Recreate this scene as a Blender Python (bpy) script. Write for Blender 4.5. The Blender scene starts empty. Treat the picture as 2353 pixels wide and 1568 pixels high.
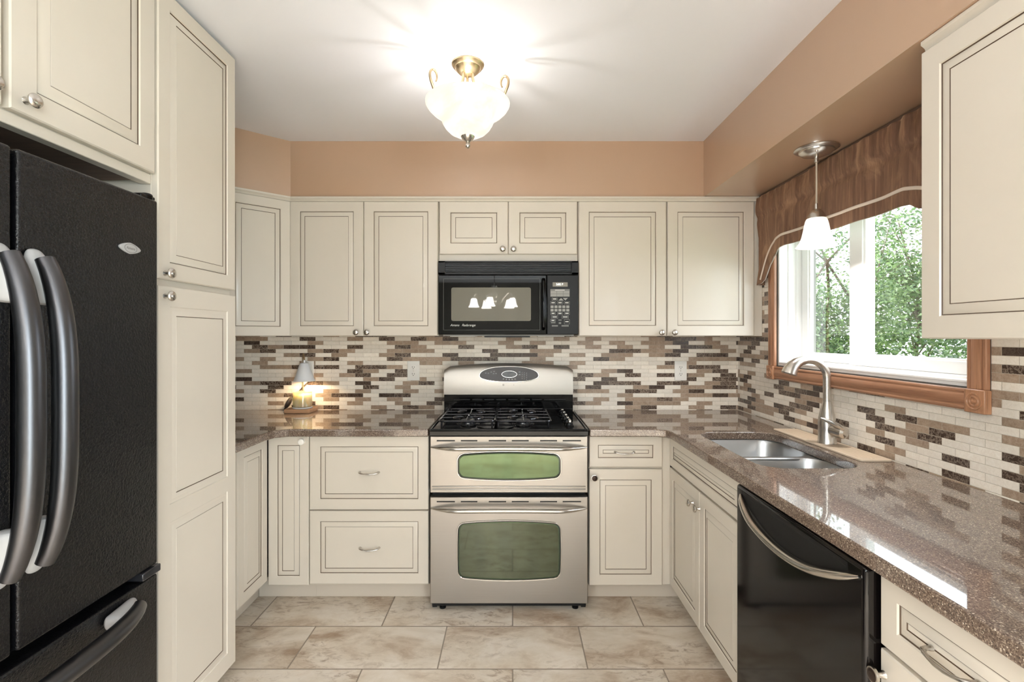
import bpy, bmesh, math, random
from math import sin, cos, pi, sqrt, radians
from mathutils import Matrix, Vector, noise
random.seed(7)
SC = bpy.context.scene
COL = SC.collection
WM = {}

# ------------------------------------------------------------------ materials
def lin(c):
    return tuple((x / 255 / 12.92) if x / 255 <= 0.04045 else ((x / 255 + 0.055) / 1.055) ** 2.4 for x in c) + (1.0,)

class NT:
    """small node-tree helper"""
    def __init__(s, name):
        s.m = bpy.data.materials.new(name); s.m.use_nodes = True
        s.t = s.m.node_tree; s.t.nodes.clear()
        s.out = s.t.nodes.new('ShaderNodeOutputMaterial')
    def n(s, typ, **kw):
        nd = s.t.nodes.new('ShaderNode' + typ)
        for k, v in kw.items():
            if k == 'inp':
                for kk, vv in v.items():
                    s.set(nd.inputs[kk], vv)
            else:
                setattr(nd, k, v)
        return nd
    def set(s, sock, v):
        if hasattr(v, 'is_output'):
            s.t.links.new(v, sock)
        else:
            sock.default_value = v
    def math(s, op, a, b=0.0, c=None):
        nd = s.t.nodes.new('ShaderNodeMath'); nd.operation = op
        s.set(nd.inputs[0], a); s.set(nd.inputs[1], b)
        if c is not None: s.set(nd.inputs[2], c)
        return nd.outputs[0]
    def mix(s, fac, a, b):
        nd = s.t.nodes.new('ShaderNodeMix'); nd.data_type = 'RGBA'
        s.set(nd.inputs[0], fac); s.set(nd.inputs[6], a); s.set(nd.inputs[7], b)
        return nd.outputs[2]
    def ramp(s, fac, stops, interp='LINEAR'):
        nd = s.t.nodes.new('ShaderNodeValToRGB'); nd.color_ramp.interpolation = interp
        el = nd.color_ramp.elements
        while len(el) < len(stops): el.new(0.5)
        for e, (p, c) in zip(el, stops):
            e.position = p; e.color = c
        s.set(nd.inputs[0], fac)
        return nd.outputs[0]
    def coords(s):
        return s.n('TexCoord').outputs['Object']
    def noise(s, vec, scale, detail=4, rough=0.55, dist=0.0, out='Fac'):
        nd = s.n('TexNoise', inp={'Scale': scale, 'Detail': detail, 'Roughness': rough, 'Distortion': dist, 'Vector': vec})
        return nd.outputs[out]
    def mapping(s, vec, scale=(1, 1, 1), loc=(0, 0, 0)):
        return s.n('Mapping', inp={'Vector': vec, 'Scale': scale, 'Location': loc}).outputs[0]
    def bump(s, h, strength=0.2, dist=0.002):
        return s.n('Bump', inp={'Height': h, 'Strength': strength, 'Distance': dist}).outputs[0]
    def pr(s, **kw):
        nd = s.n('BsdfPrincipled')
        for k, v in kw.items():
            s.set(nd.inputs[k], v)
        return nd
    def done(s, shader):
        s.t.links.new(shader, s.out.inputs[0]); return s.m

def simple(name, rgb, rough=0.5, metal=0.0, coat=0.0, bump=None, var=0.0, emit=None, spec=0.5, cr=0.05):
    t = NT(name); c = lin(rgb)
    kw = {'Roughness': rough, 'Metallic': metal, 'Coat Weight': coat, 'Coat Roughness': cr, 'Specular IOR Level': spec}
    vec = t.coords()
    n = t.noise(vec, 14.0, 3)
    d = tuple(x * (1 - var) for x in c[:3]) + (1,)
    kw['Base Color'] = t.mix(n, d, c) if var else c
    if bump:
        kw['Normal'] = t.bump(t.noise(vec, bump[0], 3), bump[1], bump[2])
    if emit:
        kw['Emission Color'] = lin(emit[0]); kw['Emission Strength'] = emit[1]
    return t.done(t.pr(**kw).outputs[0])

def brushed(name, rgb, rough, axis, amount=0.05, var=0.12):
    t = NT(name); vec = t.coords()
    sc = [700, 700, 700]; sc[axis] = 4
    n = t.noise(t.mapping(vec, tuple(sc)), 1.0, 3, 0.6)
    big = t.noise(vec, 5.0, 4, 0.6)
    c = lin(rgb); d = tuple(x * (1 - var) for x in c[:3]) + (1,)
    r = t.math('ADD', t.math('MULTIPLY', big, 0.14), rough - 0.07)
    return t.done(t.pr(**{'Base Color': t.mix(n, d, c), 'Metallic': 1.0, 'Roughness': r,
                          'Normal': t.bump(n, amount, 0.0004)}).outputs[0])

def mosaic_mat(name, axis, phase):
    """running-bond marble mosaic: cream, taupe and dark brown veined strips"""
    W, H, G = 0.0971, 0.02462, 0.0011
    t = NT(name); vec = t.coords()
    sep = t.n('SeparateXYZ', inp={0: vec})
    a = sep.outputs[axis]; z = sep.outputs[2]
    v = t.math('DIVIDE', t.math('SUBTRACT', z, 0.8800), H)
    row = t.math('FLOOR', v)
    odd = t.math('MODULO', t.math('ADD', row, 100.0), 2.0)
    u = t.math('ADD', t.math('DIVIDE', t.math('SUBTRACT', a, phase), W), t.math('MULTIPLY', odd, 0.5))
    col = t.math('FLOOR', u)
    fu = t.math('SUBTRACT', u, col); fv = t.math('SUBTRACT', v, row)
    du = t.math('MULTIPLY', t.math('MINIMUM', fu, t.math('SUBTRACT', 1.0, fu)), W)
    dv = t.math('MULTIPLY', t.math('MINIMUM', fv, t.math('SUBTRACT', 1.0, fv)), H)
    edge = t.math('MINIMUM', du, dv)
    grout = t.math('LESS_THAN', edge, G * 0.62)
    idv = t.n('CombineXYZ', inp={0: col, 1: row, 2: 3.3 + axis}).outputs[0]
    wn = t.n('TexWhiteNoise', noise_dimensions='3D', inp={'Vector': idv})
    rnd = wn.outputs['Value']
    wn2 = t.n('TexWhiteNoise', noise_dimensions='3D', inp={'Vector': t.n('CombineXYZ', inp={0: row, 1: col, 2: 9.1}).outputs[0]})
    rnd2 = wn2.outputs['Value']
    off = t.n('VectorMath', operation='SCALE', inp={0: wn.outputs['Color'], 3: 20.0}).outputs[0]
    pos = t.n('VectorMath', operation='ADD', inp={0: vec, 1: off}).outputs[0]
    cl = t.noise(pos, 42, 5, 0.6, 0.4)
    vein = t.math('ABSOLUTE', t.math('SUBTRACT', t.noise(pos, 60, 8, 0.75, 0.5), 0.5))
    veinm = t.ramp(vein, [(0.0, (1, 1, 1, 1)), (0.02, (0.25, 0.25, 0.25, 1)), (0.05, (0, 0, 0, 1))])
    cream = t.mix(cl, lin((234, 223, 207)), lin((249, 243, 232)))
    cream = t.mix(t.math('MULTIPLY', veinm, 0.22), cream, lin((180, 158, 132)))
    taupe = t.mix(cl, lin((128, 104, 86)), lin((190, 168, 146)))
    taupe = t.mix(t.math('MULTIPLY', veinm, 0.35), taupe, lin((218, 202, 182)))
    dark = t.mix(cl, lin((46, 34, 28)), lin((88, 69, 58)))
    dark = t.mix(t.math('MULTIPLY', veinm, t.math('MULTIPLY_ADD', rnd2, 0.7, 0.15)), dark, lin((205, 186, 165)))
    c = t.mix(t.math('GREATER_THAN', rnd, 0.53), cream, taupe)
    c = t.mix(t.math('GREATER_THAN', rnd, 0.775), c, dark)
    val = t.math('MULTIPLY_ADD', rnd2, 0.16, 0.92)
    hsv = t.n('HueSaturation', inp={'Color': c, 'Value': val}).outputs[0]
    c = t.mix(grout, hsv, lin((186, 174, 156)))
    h = t.math('MINIMUM', t.math('DIVIDE', edge, 0.0016), 1.0)
    rough = t.math('MULTIPLY_ADD', grout, 0.5, 0.24)
    return t.done(t.pr(**{'Base Color': c, 'Roughness': rough, 'Normal': t.bump(h, 0.5, 0.0012)}).outputs[0])

def floor_mat():
    W, H, G = 0.600, 0.2895, 0.0055
    t = NT('floor_tile'); vec = t.coords()
    sep = t.n('SeparateXYZ', inp={0: vec})
    v = t.math('DIVIDE', t.math('SUBTRACT', sep.outputs[1], 2.258), H)
    row = t.math('FLOOR', v)
    odd = t.math('MODULO', t.math('ADD', row, 100.0), 2.0)
    u = t.math('ADD', t.math('DIVIDE', sep.outputs[0], W), t.math('MULTIPLY', odd, 0.5))
    col = t.math('FLOOR', u)
    fu = t.math('SUBTRACT', u, col); fv = t.math('SUBTRACT', v, row)
    du = t.math('MULTIPLY', t.math('MINIMUM', fu, t.math('SUBTRACT', 1.0, fu)), W)
    dv = t.math('MULTIPLY', t.math('MINIMUM', fv, t.math('SUBTRACT', 1.0, fv)), H)
    edge = t.math('MINIMUM', du, dv)
    grout = t.math('LESS_THAN', edge, G * 0.5)
    wn = t.n('TexWhiteNoise', noise_dimensions='3D', inp={'Vector': t.n('CombineXYZ', inp={0: col, 1: row, 2: 1.7}).outputs[0]})
    off = t.n('VectorMath', operation='SCALE', inp={0: wn.outputs['Color'], 3: 9.0}).outputs[0]
    pos = t.n('VectorMath', operation='ADD', inp={0: vec, 1: off}).outputs[0]
    st = t.mapping(pos, (0.7, 1.25, 1))
    big = t.noise(st, 4.5, 6, 0.62, 0.5)
    fine = t.noise(st, 26, 7, 0.7, 0.7)
    c = t.ramp(big, [(0.32, lin((160, 138, 116))), (0.48, lin((203, 191, 174))), (0.62, lin((215, 206, 193))), (0.78, lin((196, 178, 158)))])
    dk = t.ramp(fine, [(0.50, (0, 0, 0, 1)), (0.66, (1, 1, 1, 1))])
    reg = t.ramp(t.noise(st, 3.2, 3, 0.5), [(0.40, (0, 0, 0, 1)), (0.60, (1, 1, 1, 1))])
    c = t.mix(t.math('MULTIPLY', t.math('MULTIPLY', dk, reg), 0.8), c, lin((138, 116, 96)))
    lt = t.ramp(fine, [(0.30, (1, 1, 1, 1)), (0.42, (0, 0, 0, 1))])
    c = t.mix(t.math('MULTIPLY', lt, 0.3), c, lin((236, 230, 218)))
    c = t.n('HueSaturation', inp={'Color': c, 'Value': t.math('MULTIPLY_ADD', wn.outputs['Value'], 0.10, 0.93)}).outputs[0]
    c = t.mix(grout, c, lin((138, 126, 112)))
    h = t.math('ADD', t.math('MINIMUM', t.math('DIVIDE', edge, 0.005), 1.0), t.math('MULTIPLY', fine, 0.25))
    return t.done(t.pr(**{'Base Color': c, 'Roughness': t.math('MULTIPLY_ADD', fine, 0.22, 0.30),
                          'Normal': t.bump(h, 0.35, 0.002)}).outputs[0])

def counter_mat():
    t = NT('quartz_counter'); vec = t.coords()
    def cells(scale, k):
        vo = t.n('TexVoronoi', feature='F1', inp={'Vector': vec, 'Scale': scale, 'Randomness': 1.0})
        return t.n('SeparateColor', inp={0: vo.outputs['Color']}).outputs[k], vo.outputs['Distance']
    a, da = cells(320, 0)
    b, db = cells(205, 1)
    e, de = cells(520, 2)
    c = t.mix(t.noise(vec, 30, 4), lin((96, 79, 67)), lin((118, 100, 87)))
    c = t.mix(t.math('GREATER_THAN', a, 0.72), c, lin((78, 60, 50)))
    c = t.mix(t.math('GREATER_THAN', e, 0.80), c, lin((150, 133, 117)))
    pick = t.math('MULTIPLY', t.math('GREATER_THAN', b, 0.80), t.math('LESS_THAN', db, 0.32))
    c = t.mix(pick, c, lin((196, 182, 165)))
    pick2 = t.math('MULTIPLY', t.math('LESS_THAN', a, 0.10), t.math('LESS_THAN', da, 0.40))
    c = t.mix(pick2, c, lin((52, 40, 35)))
    n = t.noise(vec, 160, 3)
    return t.done(t.pr(**{'Base Color': c, 'Roughness': 0.5, 'Specular IOR Level': 0.25, 'Coat Weight': 1.0, 'Coat IOR': 1.75, 'Coat Roughness': 0.03,
                          'Normal': t.bump(n, 0.03, 0.0006)}).outputs[0])

def fridge_mat():
    t = NT('black_textured_enamel'); vec = t.coords()
    n = t.noise(vec, 170, 3, 0.6, 0.6)
    n2 = t.noise(vec, 60, 2)
    sm = t.noise(vec, 3.0, 4, 0.6)
    r = t.math('MULTIPLY_ADD', sm, 0.16, 0.16)
    return t.done(t.pr(**{'Base Color': lin((13, 13, 15)), 'Roughness': r, 'Specular IOR Level': 0.42,
                          'Normal': t.bump(t.math('ADD', n, t.math('MULTIPLY', n2, 0.4)), 0.8, 0.002)}).outputs[0])

def wood_mat(name, a, b, axis, rough=0.35):
    t = NT(name); vec = t.coords()
    sc = [60, 60, 60]; sc[axis] = 2.2
    n = t.noise(t.mapping(vec, tuple(sc)), 1.0, 5, 0.65, 0.6)
    sc2 = [220, 220, 220]; sc2[axis] = 5
    f = t.noise(t.mapping(vec, tuple(sc2)), 1.0, 3, 0.6)
    c = t.ramp(n, [(0.3, lin(a)), (0.7, lin(b))])
    c = t.mix(t.math('MULTIPLY', t.math('GREATER_THAN', f, 0.62), 0.45), c, tuple(x * 0.45 for x in lin(a)[:3]) + (1,))
    return t.done(t.pr(**{'Base Color': c, 'Roughness': rough, 'Normal': t.bump(f, 0.12, 0.0008)}).outputs[0])

def velvet_mat():
    t = NT('brown_velvet'); vec = t.coords()
    n = t.noise(t.mapping(vec, (70, 70, 3)), 1.0, 5, 0.7, 0.3)
    f = t.noise(t.mapping(vec, (500, 500, 30)), 1.0, 3, 0.6)
    g = t.noise(t.mapping(vec, (9, 9, 4)), 1.0, 4, 0.6, 0.8)
    c = t.ramp(n, [(0.3, lin((96, 68, 53))), (0.55, lin((134, 100, 78))), (0.75, lin((178, 140, 110)))])
    c = t.mix(t.math('MULTIPLY', t.ramp(g, [(0.52, (0, 0, 0, 1)), (0.72, (1, 1, 1, 1))]), 0.45), c, lin((206, 166, 130)))
    c = t.mix(t.math('MULTIPLY', f, 0.3), c, lin((66, 42, 30)))
    return t.done(t.pr(**{'Base Color': c, 'Roughness': 0.7, 'Sheen Weight': 0.7, 'Sheen Roughness': 0.35, 'Sheen Tint': lin((225, 180, 140)),
                          'Normal': t.bump(f, 0.3, 0.001)}).outputs[0])

def shade_glass(name, rgb, strength, alab=6.0, body=0.45):
    t = NT(name); vec = t.coords()
    n = t.noise(t.mapping(vec, (1, 1, 1.8)), alab, 5, 0.6, 1.6)
    c = t.mix(t.ramp(n, [(0.35, (0, 0, 0, 1)), (0.65, (1, 1, 1, 1))]), lin(rgb), (0.98, 0.95, 0.90, 1))
    cb = (body, body * .95, body * .86, 1)
    d = t.n('BsdfDiffuse', inp={'Color': cb}).outputs[0]
    tr = t.n('BsdfTranslucent', inp={'Color': cb}).outputs[0]
    gl = t.n('BsdfGlossy', inp={'Color': (1, 1, 1, 1), 'Roughness': 0.18}).outputs[0]
    em = t.n('Emission', inp={'Color': c, 'Strength': strength}).outputs[0]
    m1 = t.n('MixShader', inp={0: 0.55, 1: d, 2: tr}).outputs[0]
    m2 = t.n('MixShader', inp={0: 0.05, 1: m1, 2: gl}).outputs[0]
    return t.done(t.n('AddShader', inp={0: m2, 1: em}).outputs[0])

def pane_glass(name, tint=(0.97, 0.99, 0.975, 1)):
    t = NT(name)
    fr = t.n('Fresnel', inp={'IOR': 1.5}).outputs[0]
    bf = t.n('NewGeometry').outputs['Backfacing']
    k = t.math('MULTIPLY', t.math('MINIMUM', t.math('MULTIPLY', fr, 1.8), 1.0), t.math('SUBTRACT', 1.0, bf))
    tr = t.n('BsdfTransparent', inp={'Color': tint}).outputs[0]
    gl = t.n('BsdfGlossy', inp={'Color': (1, 1, 1, 1), 'Roughness': 0.0}).outputs[0]
    return t.done(t.n('MixShader', inp={0: k, 1: tr, 2: gl}).outputs[0])

def leaf_mat(name, cols):
    t = NT(name)
    r = t.n('NewGeometry').outputs['Random Per Island']
    c = t.ramp(r, [(i / (len(cols) - 1), lin(x)) for i, x in enumerate(cols)])
    d = t.n('BsdfDiffuse', inp={'Color': c}).outputs[0]
    tr = t.n('BsdfTranslucent', inp={'Color': c}).outputs[0]
    gl = t.n('BsdfGlossy', inp={'Color': (0.8, 0.8, 0.8, 1), 'Roughness': 0.35}).outputs[0]
    m1 = t.n('MixShader', inp={0: 0.42, 1: d, 2: tr}).outputs[0]
    return t.done(t.n('MixShader', inp={0: 0.06, 1: m1, 2: gl}).outputs[0])

def candle_mat():
    t = NT('printed_jar_glass'); vec = t.coords()
    w = t.n('TexWave', wave_type='RINGS', inp={'Vector': vec, 'Scale': 60.0, 'Distortion': 9.0, 'Detail': 2.0, 'Detail Scale': 14.0}).outputs['Fac']
    reg = t.ramp(t.noise(vec, 22, 2), [(0.45, (0, 0, 0, 1)), (0.55, (1, 1, 1, 1))])
    line = t.math('MULTIPLY', t.math('LESS_THAN', w, 0.16), reg)
    c = t.mix(line, lin((246, 234, 204)), lin((196, 160, 92)))
    d = t.n('BsdfDiffuse', inp={'Color': c}).outputs[0]
    tr = t.n('BsdfTranslucent', inp={'Color': c}).outputs[0]
    gl = t.n('BsdfGlossy', inp={'Color': (1, 1, 1, 1), 'Roughness': 0.08}).outputs[0]
    m0 = t.n('MixShader', inp={0: 0.4, 1: d, 2: tr}).outputs[0]
    cl = t.n('BsdfTransparent', inp={'Color': (1, .98, .94, 1)}).outputs[0]
    m1 = t.n('MixShader', inp={0: t.math('MULTIPLY_ADD', line, .55, .35), 1: cl, 2: m0}).outputs[0]
    return t.done(t.n('MixShader', inp={0: 0.06, 1: m1, 2: gl}).outputs[0])

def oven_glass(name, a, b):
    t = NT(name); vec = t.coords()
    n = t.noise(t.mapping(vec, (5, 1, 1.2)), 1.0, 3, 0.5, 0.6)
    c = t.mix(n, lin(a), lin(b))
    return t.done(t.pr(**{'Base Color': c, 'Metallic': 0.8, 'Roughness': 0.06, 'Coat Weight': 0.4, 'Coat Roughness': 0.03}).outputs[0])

M = {}
M['cream'] = simple('cream_cabinet_paint', (213, 205, 192), 0.30, var=0.03, coat=0.15)
M['glaze'] = simple('brown_glaze', (84, 66, 50), 0.5)
M['toe'] = simple('cream_toe_kick_paint', (205, 195, 181), 0.5, var=0.03)
M['inside'] = wood_mat('cabinet_underside_wood', (92, 70, 58), (112, 88, 74), 1, 0.6)
M['tan'] = simple('tan_wall_paint', (187, 156, 130), 0.36, coat=0.9, cr=0.22, bump=(220, 0.06, 0.001), var=0.02)
M['greige'] = simple('greige_wall_paint', (112, 107, 100), 0.6, bump=(220, 0.06, 0.001), var=0.02)
M['ceil'] = simple('white_ceiling_paint', (234, 236, 243), 0.75, bump=(180, 0.05, 0.001))
M['tile_x'] = mosaic_mat('mosaic_tile_back', 0, -1.546)
M['tile_y'] = mosaic_mat('mosaic_tile_side', 1, 0.03)
M['floor'] = floor_mat()
M['quartz'] = counter_mat()
M['steel'] = brushed('brushed_stainless', (172, 167, 160), 0.34, 0)
M['steel_v'] = brushed('brushed_stainless_bowl', (186, 188, 190), 0.30, 2, 0.0, 0.05)
M['steel_s'] = simple('satin_steel_bar', (205, 201, 194), 0.22, 1.0)
M['nickel'] = simple('brushed_nickel', (206, 201, 194), 0.27, 1.0)
M['chrome'] = simple('bright_chrome', (225, 222, 216), 0.10, 1.0)
M['champ'] = simple('champagne_nickel', (206, 186, 152), 0.32, 1.0)
M['darkface'] = simple('dark_knob_face', (58, 44, 38), 0.25, 0.6)
M['fridge'] = fridge_mat()
M['black'] = simple('black_gloss_enamel', (8, 8, 9), 0.09, spec=0.28)
M['blacks'] = simple('black_satin_plastic', (19, 19, 20), 0.34, spec=0.3)
M['dwblack'] = simple('black_dishwasher_panel', (12, 9, 9), 0.10, spec=0.38)
M['void'] = simple('black_recess', (5, 5, 6), 0.6)
M['iron'] = simple('glossy_grey_enamel_grate', (46, 46, 50), 0.16, 0.3, coat=0.5)
M['cap'] = simple('burner_cap_enamel', (18, 18, 19), 0.3)
M['handle'] = simple('dark_satin_handle', (92, 92, 95), 0.36, 1.0, var=0.06)
M['grip'] = simple('pale_grey_handle_cap', (166, 166, 166), 0.42)
M['mwglass'] = simple('black_oven_glass', (11, 11, 11), 0.02, spec=0.42)
M['mwscreen'] = simple('grey_screened_window', (120, 117, 106), 0.02, spec=0.5)
M['button'] = simple('grey_button', (150, 149, 144), 0.5)
M['legend'] = simple('pale_legend_print', (212, 212, 206), 0.5)
M['dim'] = simple('dim_legend_print', (120, 120, 116), 0.5)
M['lcd'] = simple('display_window', (134, 128, 116), 0.2)
M['digit'] = simple('lit_digits', (235, 240, 235), 0.4, emit=((235, 245, 240), 0.9))
M['panelbrown'] = simple('dark_control_glass', (44, 34, 29), 0.12, spec=0.35)
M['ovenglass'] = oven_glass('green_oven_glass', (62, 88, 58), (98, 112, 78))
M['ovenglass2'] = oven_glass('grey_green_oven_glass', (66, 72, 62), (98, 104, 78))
M['smoke2'] = simple('smoked_glass_fade', (70, 84, 62), 0.12, 0.6)
M['smoke'] = simple('smoked_glass_border', (30, 32, 29), 0.12)
M['vinyl'] = simple('white_window_vinyl', (240, 240, 238), 0.3)
M['oak_y'] = wood_mat('oak_casing_long', (146, 102, 76), (186, 138, 106), 1)
M['oak_z'] = wood_mat('oak_casing_upright', (146, 102, 76), (186, 138, 106), 2)
M['oak_b'] = wood_mat('oak_block', (158, 112, 82), (192, 144, 110), 2)
M['glass'] = pane_glass('window_glass')
M['velvet'] = velvet_mat()
M['lining'] = simple('pale_lining', (206, 200, 194), 0.5)
M['braid'] = simple('cream_braid', (224, 209, 194), 0.7, bump=(900, 0.5, 0.001))
M['plate'] = simple('white_outlet_plastic', (238, 235, 228), 0.35)
M['slot'] = simple('dark_slot', (60, 56, 52), 0.6)
M['bowl'] = shade_glass('alabaster_glass', (252, 236, 212), 0.36, 4, body=.05)
M['shade'] = shade_glass('frosted_shade_glass', (252, 236, 210), 0.40, 6, body=.07)
M['shade_b'] = shade_glass('bright_shade_glass', (255, 246, 230), 14.0, 9, body=.3)
M['lampwhite'] = simple('white_lamp_enamel', (226, 228, 230), 0.35)
M['lampwood'] = wood_mat('lamp_base_wood', (184, 138, 102), (212, 168, 130), 0)
M['candle'] = candle_mat()
t_ = NT('candle_wax')
M['wax'] = t_.done(t_.pr(**{'Base Color': lin((248, 236, 208)), 'Roughness': .5, 'Subsurface Weight': 1.0, 'Subsurface Radius': (.06, .045, .03), 'Subsurface Scale': 1.0}).outputs[0])
M['cord'] = simple('dark_cord', (72, 62, 56), 0.45)
M['matt'] = simple('beige_mat', (214, 196, 174), 0.6, var=0.05, bump=(260, 0.12, 0.001))
M['clearcord'] = simple('clear_cord', (196, 182, 164), 0.3)
M['bark'] = wood_mat('tree_bark', (70, 58, 48), (104, 90, 76), 2, 0.9)
M['leaf_a'] = leaf_mat('leaf_mid_green', [(56, 82, 48), (90, 116, 68), (130, 150, 94), (72, 98, 62)])
M['leaf_b'] = leaf_mat('leaf_dark_green', [(44, 68, 46), (70, 94, 64), (104, 124, 84), (54, 78, 55)])
M['leaf_c'] = leaf_mat('leaf_bright_green', [(48, 92, 40), (78, 122, 54), (124, 154, 74), (62, 108, 49)])
M['grass'] = simple('lawn_green', (110, 140, 70), 0.9, var=0.3)

# ------------------------------------------------------------------ mesh builder
class MB:
    def __init__(s, T=None):
        s.v = []; s.f = []; s.mi = []; s.mats = []; s.T = T
    def m(s, mat):
        if mat not in s.mats: s.mats.append(mat)
        return s.mats.index(mat)
    def add(s, pts, faces, mat):
        b = len(s.v); k = s.m(mat)
        for p in pts:
            p = Vector(p)
            s.v.append(tuple(s.T @ p) if s.T else tuple(p))
        for f in faces:
            s.f.append([b + i for i in f]); s.mi.append(k)
    def box(s, x0, x1, y0, y1, z0, z1, mat):
        p = [(x0, y0, z0), (x1, y0, z0), (x1, y1, z0), (x0, y1, z0), (x0, y0, z1), (x1, y0, z1), (x1, y1, z1), (x0, y1, z1)]
        s.add(p, [(3, 2, 1, 0), (4, 5, 6, 7), (0, 1, 5, 4), (1, 2, 6, 5), (2, 3, 7, 6), (3, 0, 4, 7)], mat); return s
    def loft(s, rings, mat, cap0=True, cap1=True, closed=True, seg_mats=None):
        n = len(rings[0]); pts = [p for r in rings for p in r]
        for k in range(len(rings) - 1):
            fs = []
            for i in range(n if closed else n - 1):
                j = (i + 1) % n
                fs.append((k * n + i, k * n + j, (k + 1) * n + j, (k + 1) * n + i))
            if k == 0: base = len(s.v); s.add(pts, fs, seg_mats[0] if seg_mats else mat)
            else:
                kk = s.m(seg_mats[k] if seg_mats else mat)
                for f in fs: s.f.append([base + i for i in f]); s.mi.append(kk)
        if cap0: s.f.append([base + i for i in range(n)][::-1]); s.mi.append(s.m(seg_mats[0] if seg_mats else mat))
        if cap1:
            o = base + (len(rings) - 1) * n
            s.f.append([o + i for i in range(n)]); s.mi.append(s.m(seg_mats[-1] if seg_mats else mat))
        return s
    def lathe(s, prof, c, mat, n=32, axis='z', cap0=True, cap1=True, sx=1.0, sy=1.0):
        rings = []
        for r, h in prof:
            ring = []
            for i in range(n):
                a = 2 * pi * i / n; x, y = r * cos(a) * sx, r * sin(a) * sy
                if axis == 'z': p = (c[0] + x, c[1] + y, c[2] + h)
                elif axis == 'y': p = (c[0] + x, c[1] + h, c[2] + y)
                else: p = (c[0] + h, c[1] + x, c[2] + y)
                ring.append(p)
            rings.append(ring)
        return s.loft(rings, mat, cap0, cap1)
    def tube(s, path, r, mat, n=10, flat=1.0, up=(0, 0, 1), cap=True):
        """swept tube; r a number or one per point; flat squashes it along the second axis"""
        P = [Vector(p) for p in path]; R = r if isinstance(r, (list, tuple)) else [r] * len(P)
        rings = []; side = None
        for i, p in enumerate(P):
            t = (P[min(i + 1, len(P) - 1)] - P[max(i - 1, 0)]).normalized()
            if side is None:
                side = t.cross(Vector(up))
                if side.length < 1e-4: side = t.cross(Vector((1, 0, 0)))
            else:
                side = side - t * side.dot(t)
            side.normalize(); b = side.cross(t).normalized()
            rings.append([p + side * (R[i] * cos(2 * pi * k / n)) + b * (R[i] * flat * sin(2 * pi * k / n)) for k in range(n)])
        return s.loft(rings, mat, cap, cap)
    def prism(s, poly, a, b, mat, plane='xy'):
        def P(u, v, w):
            return {'xy': (u, v, w), 'xz': (u, w, v), 'yz': (w, u, v)}[plane]
        n = len(poly); area = sum(poly[i][0] * poly[(i + 1) % n][1] - poly[(i + 1) % n][0] * poly[i][1] for i in range(n))
        if (area < 0) != (plane == 'xz'): poly = poly[::-1]
        return s.loft([[P(u, v, a) for u, v in poly], [P(u, v, b) for u, v in poly]], mat)
    def door(s, x0, x1, z0, z1, st=0.052, T=0.020, slab=True, bev=0.022):
        """raised-panel door front facing -y, back at y=0, with dark glazed grooves"""
        if not isinstance(st, (tuple, list)): st = (st,) * 4
        l, r, b, t = st
        def rect(i, y, frame=False, outer=False):
            if outer: return [(x0 + i, y, z0 + i), (x1 - i, y, z0 + i), (x1 - i, y, z1 - i), (x0 + i, y, z1 - i)]
            return [(x0 + l + i, y, z0 + b + i), (x1 - r - i, y, z0 + b + i), (x1 - r - i, y, z1 - t - i), (x0 + l + i, y, z1 - t - i)]
        c, g = M['cream'], M['glaze']
        rings = []; sm = []
        if slab:
            rings += [rect(0, -0.0005, outer=True), rect(0, -T + .003, outer=True), rect(.003, -T, outer=True)]; sm += [c, c, c]
        else:
            rings += [rect(0, -T, outer=True)]; sm += [c]
        rings += [rect(0, -T), rect(.0025, -T + .0035), rect(.0050, -T + .0055), rect(.0066, -T + .0045),
                  rect(.0066 + bev * .5, -T + .0022), rect(.0066 + bev, -T + .0004), rect(.0066 + bev + .0019, -T + .0020), rect(.0066 + bev + .0030, -T + .0010)]
        sm += [c, g, c, c, c, g, c]
        sm = sm[:len(rings) - 1]
        s.loft(rings, c, cap0=slab, cap1=True, seg_mats=sm)
        s.mi[-1] = s.m(c)
        return s
    def build(s, name, parent=None, world=True, bevel=None, angle=38, segs=2):
        me = bpy.data.meshes.new(name)
        vs = s.v
        if parent is not None and world:
            inv = WM[root(parent).name].inverted(); vs = [tuple(inv @ Vector(p)) for p in vs]
        me.from_pydata(vs, [], s.f)
        for mt in s.mats: me.materials.append(mt)
        me.polygons.foreach_set('material_index', s.mi)
        bm = bmesh.new(); bm.from_mesh(me)
        bmesh.ops.recalc_face_normals(bm, faces=bm.faces)
        bm.to_mesh(me); bm.free()
        me.polygons.foreach_set('use_smooth', [True] * len(me.polygons))
        me.set_sharp_from_angle(angle=radians(angle))
        me.update()
        o = bpy.data.objects.new(name, me); COL.objects.link(o)
        if parent is not None: o.parent = parent
        else: WM[o.name] = Matrix.Identity(4)
        if bevel:
            b = o.modifiers.new('edge', 'BEVEL'); b.width = bevel; b.segments = segs; b.limit_method = 'ANGLE'; b.angle_limit = radians(40)
        return o

def root(o):
    while o.parent is not None: o = o.parent
    return o

def tag(o, label, cat, group=None):
    o['label'] = label; o['category'] = cat
    if group: o['group'] = group
    return o

def thing(name, label, cat, loc, rotz=0.0, group=None):
    o = bpy.data.objects.new(name, None); COL.objects.link(o); o.empty_display_size = 0.05
    o.location = loc; o.rotation_euler = (0, 0, rotz)
    WM[o.name] = Matrix.Translation(loc) @ Matrix.Rotation(rotz, 4, 'Z')
    return tag(o, label, cat, group)

def struct(o):
    o['kind'] = 'structure'; return o

def plab(o, label):
    o['label'] = label; return o

def copy_tree(o, parent=None):
    c = o.copy(); COL.objects.link(c)
    if parent is not None: c.parent = parent
    else: WM[c.name] = WM[o.name].copy()
    for ch in list(o.children): copy_tree(ch, c)
    return c

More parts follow.
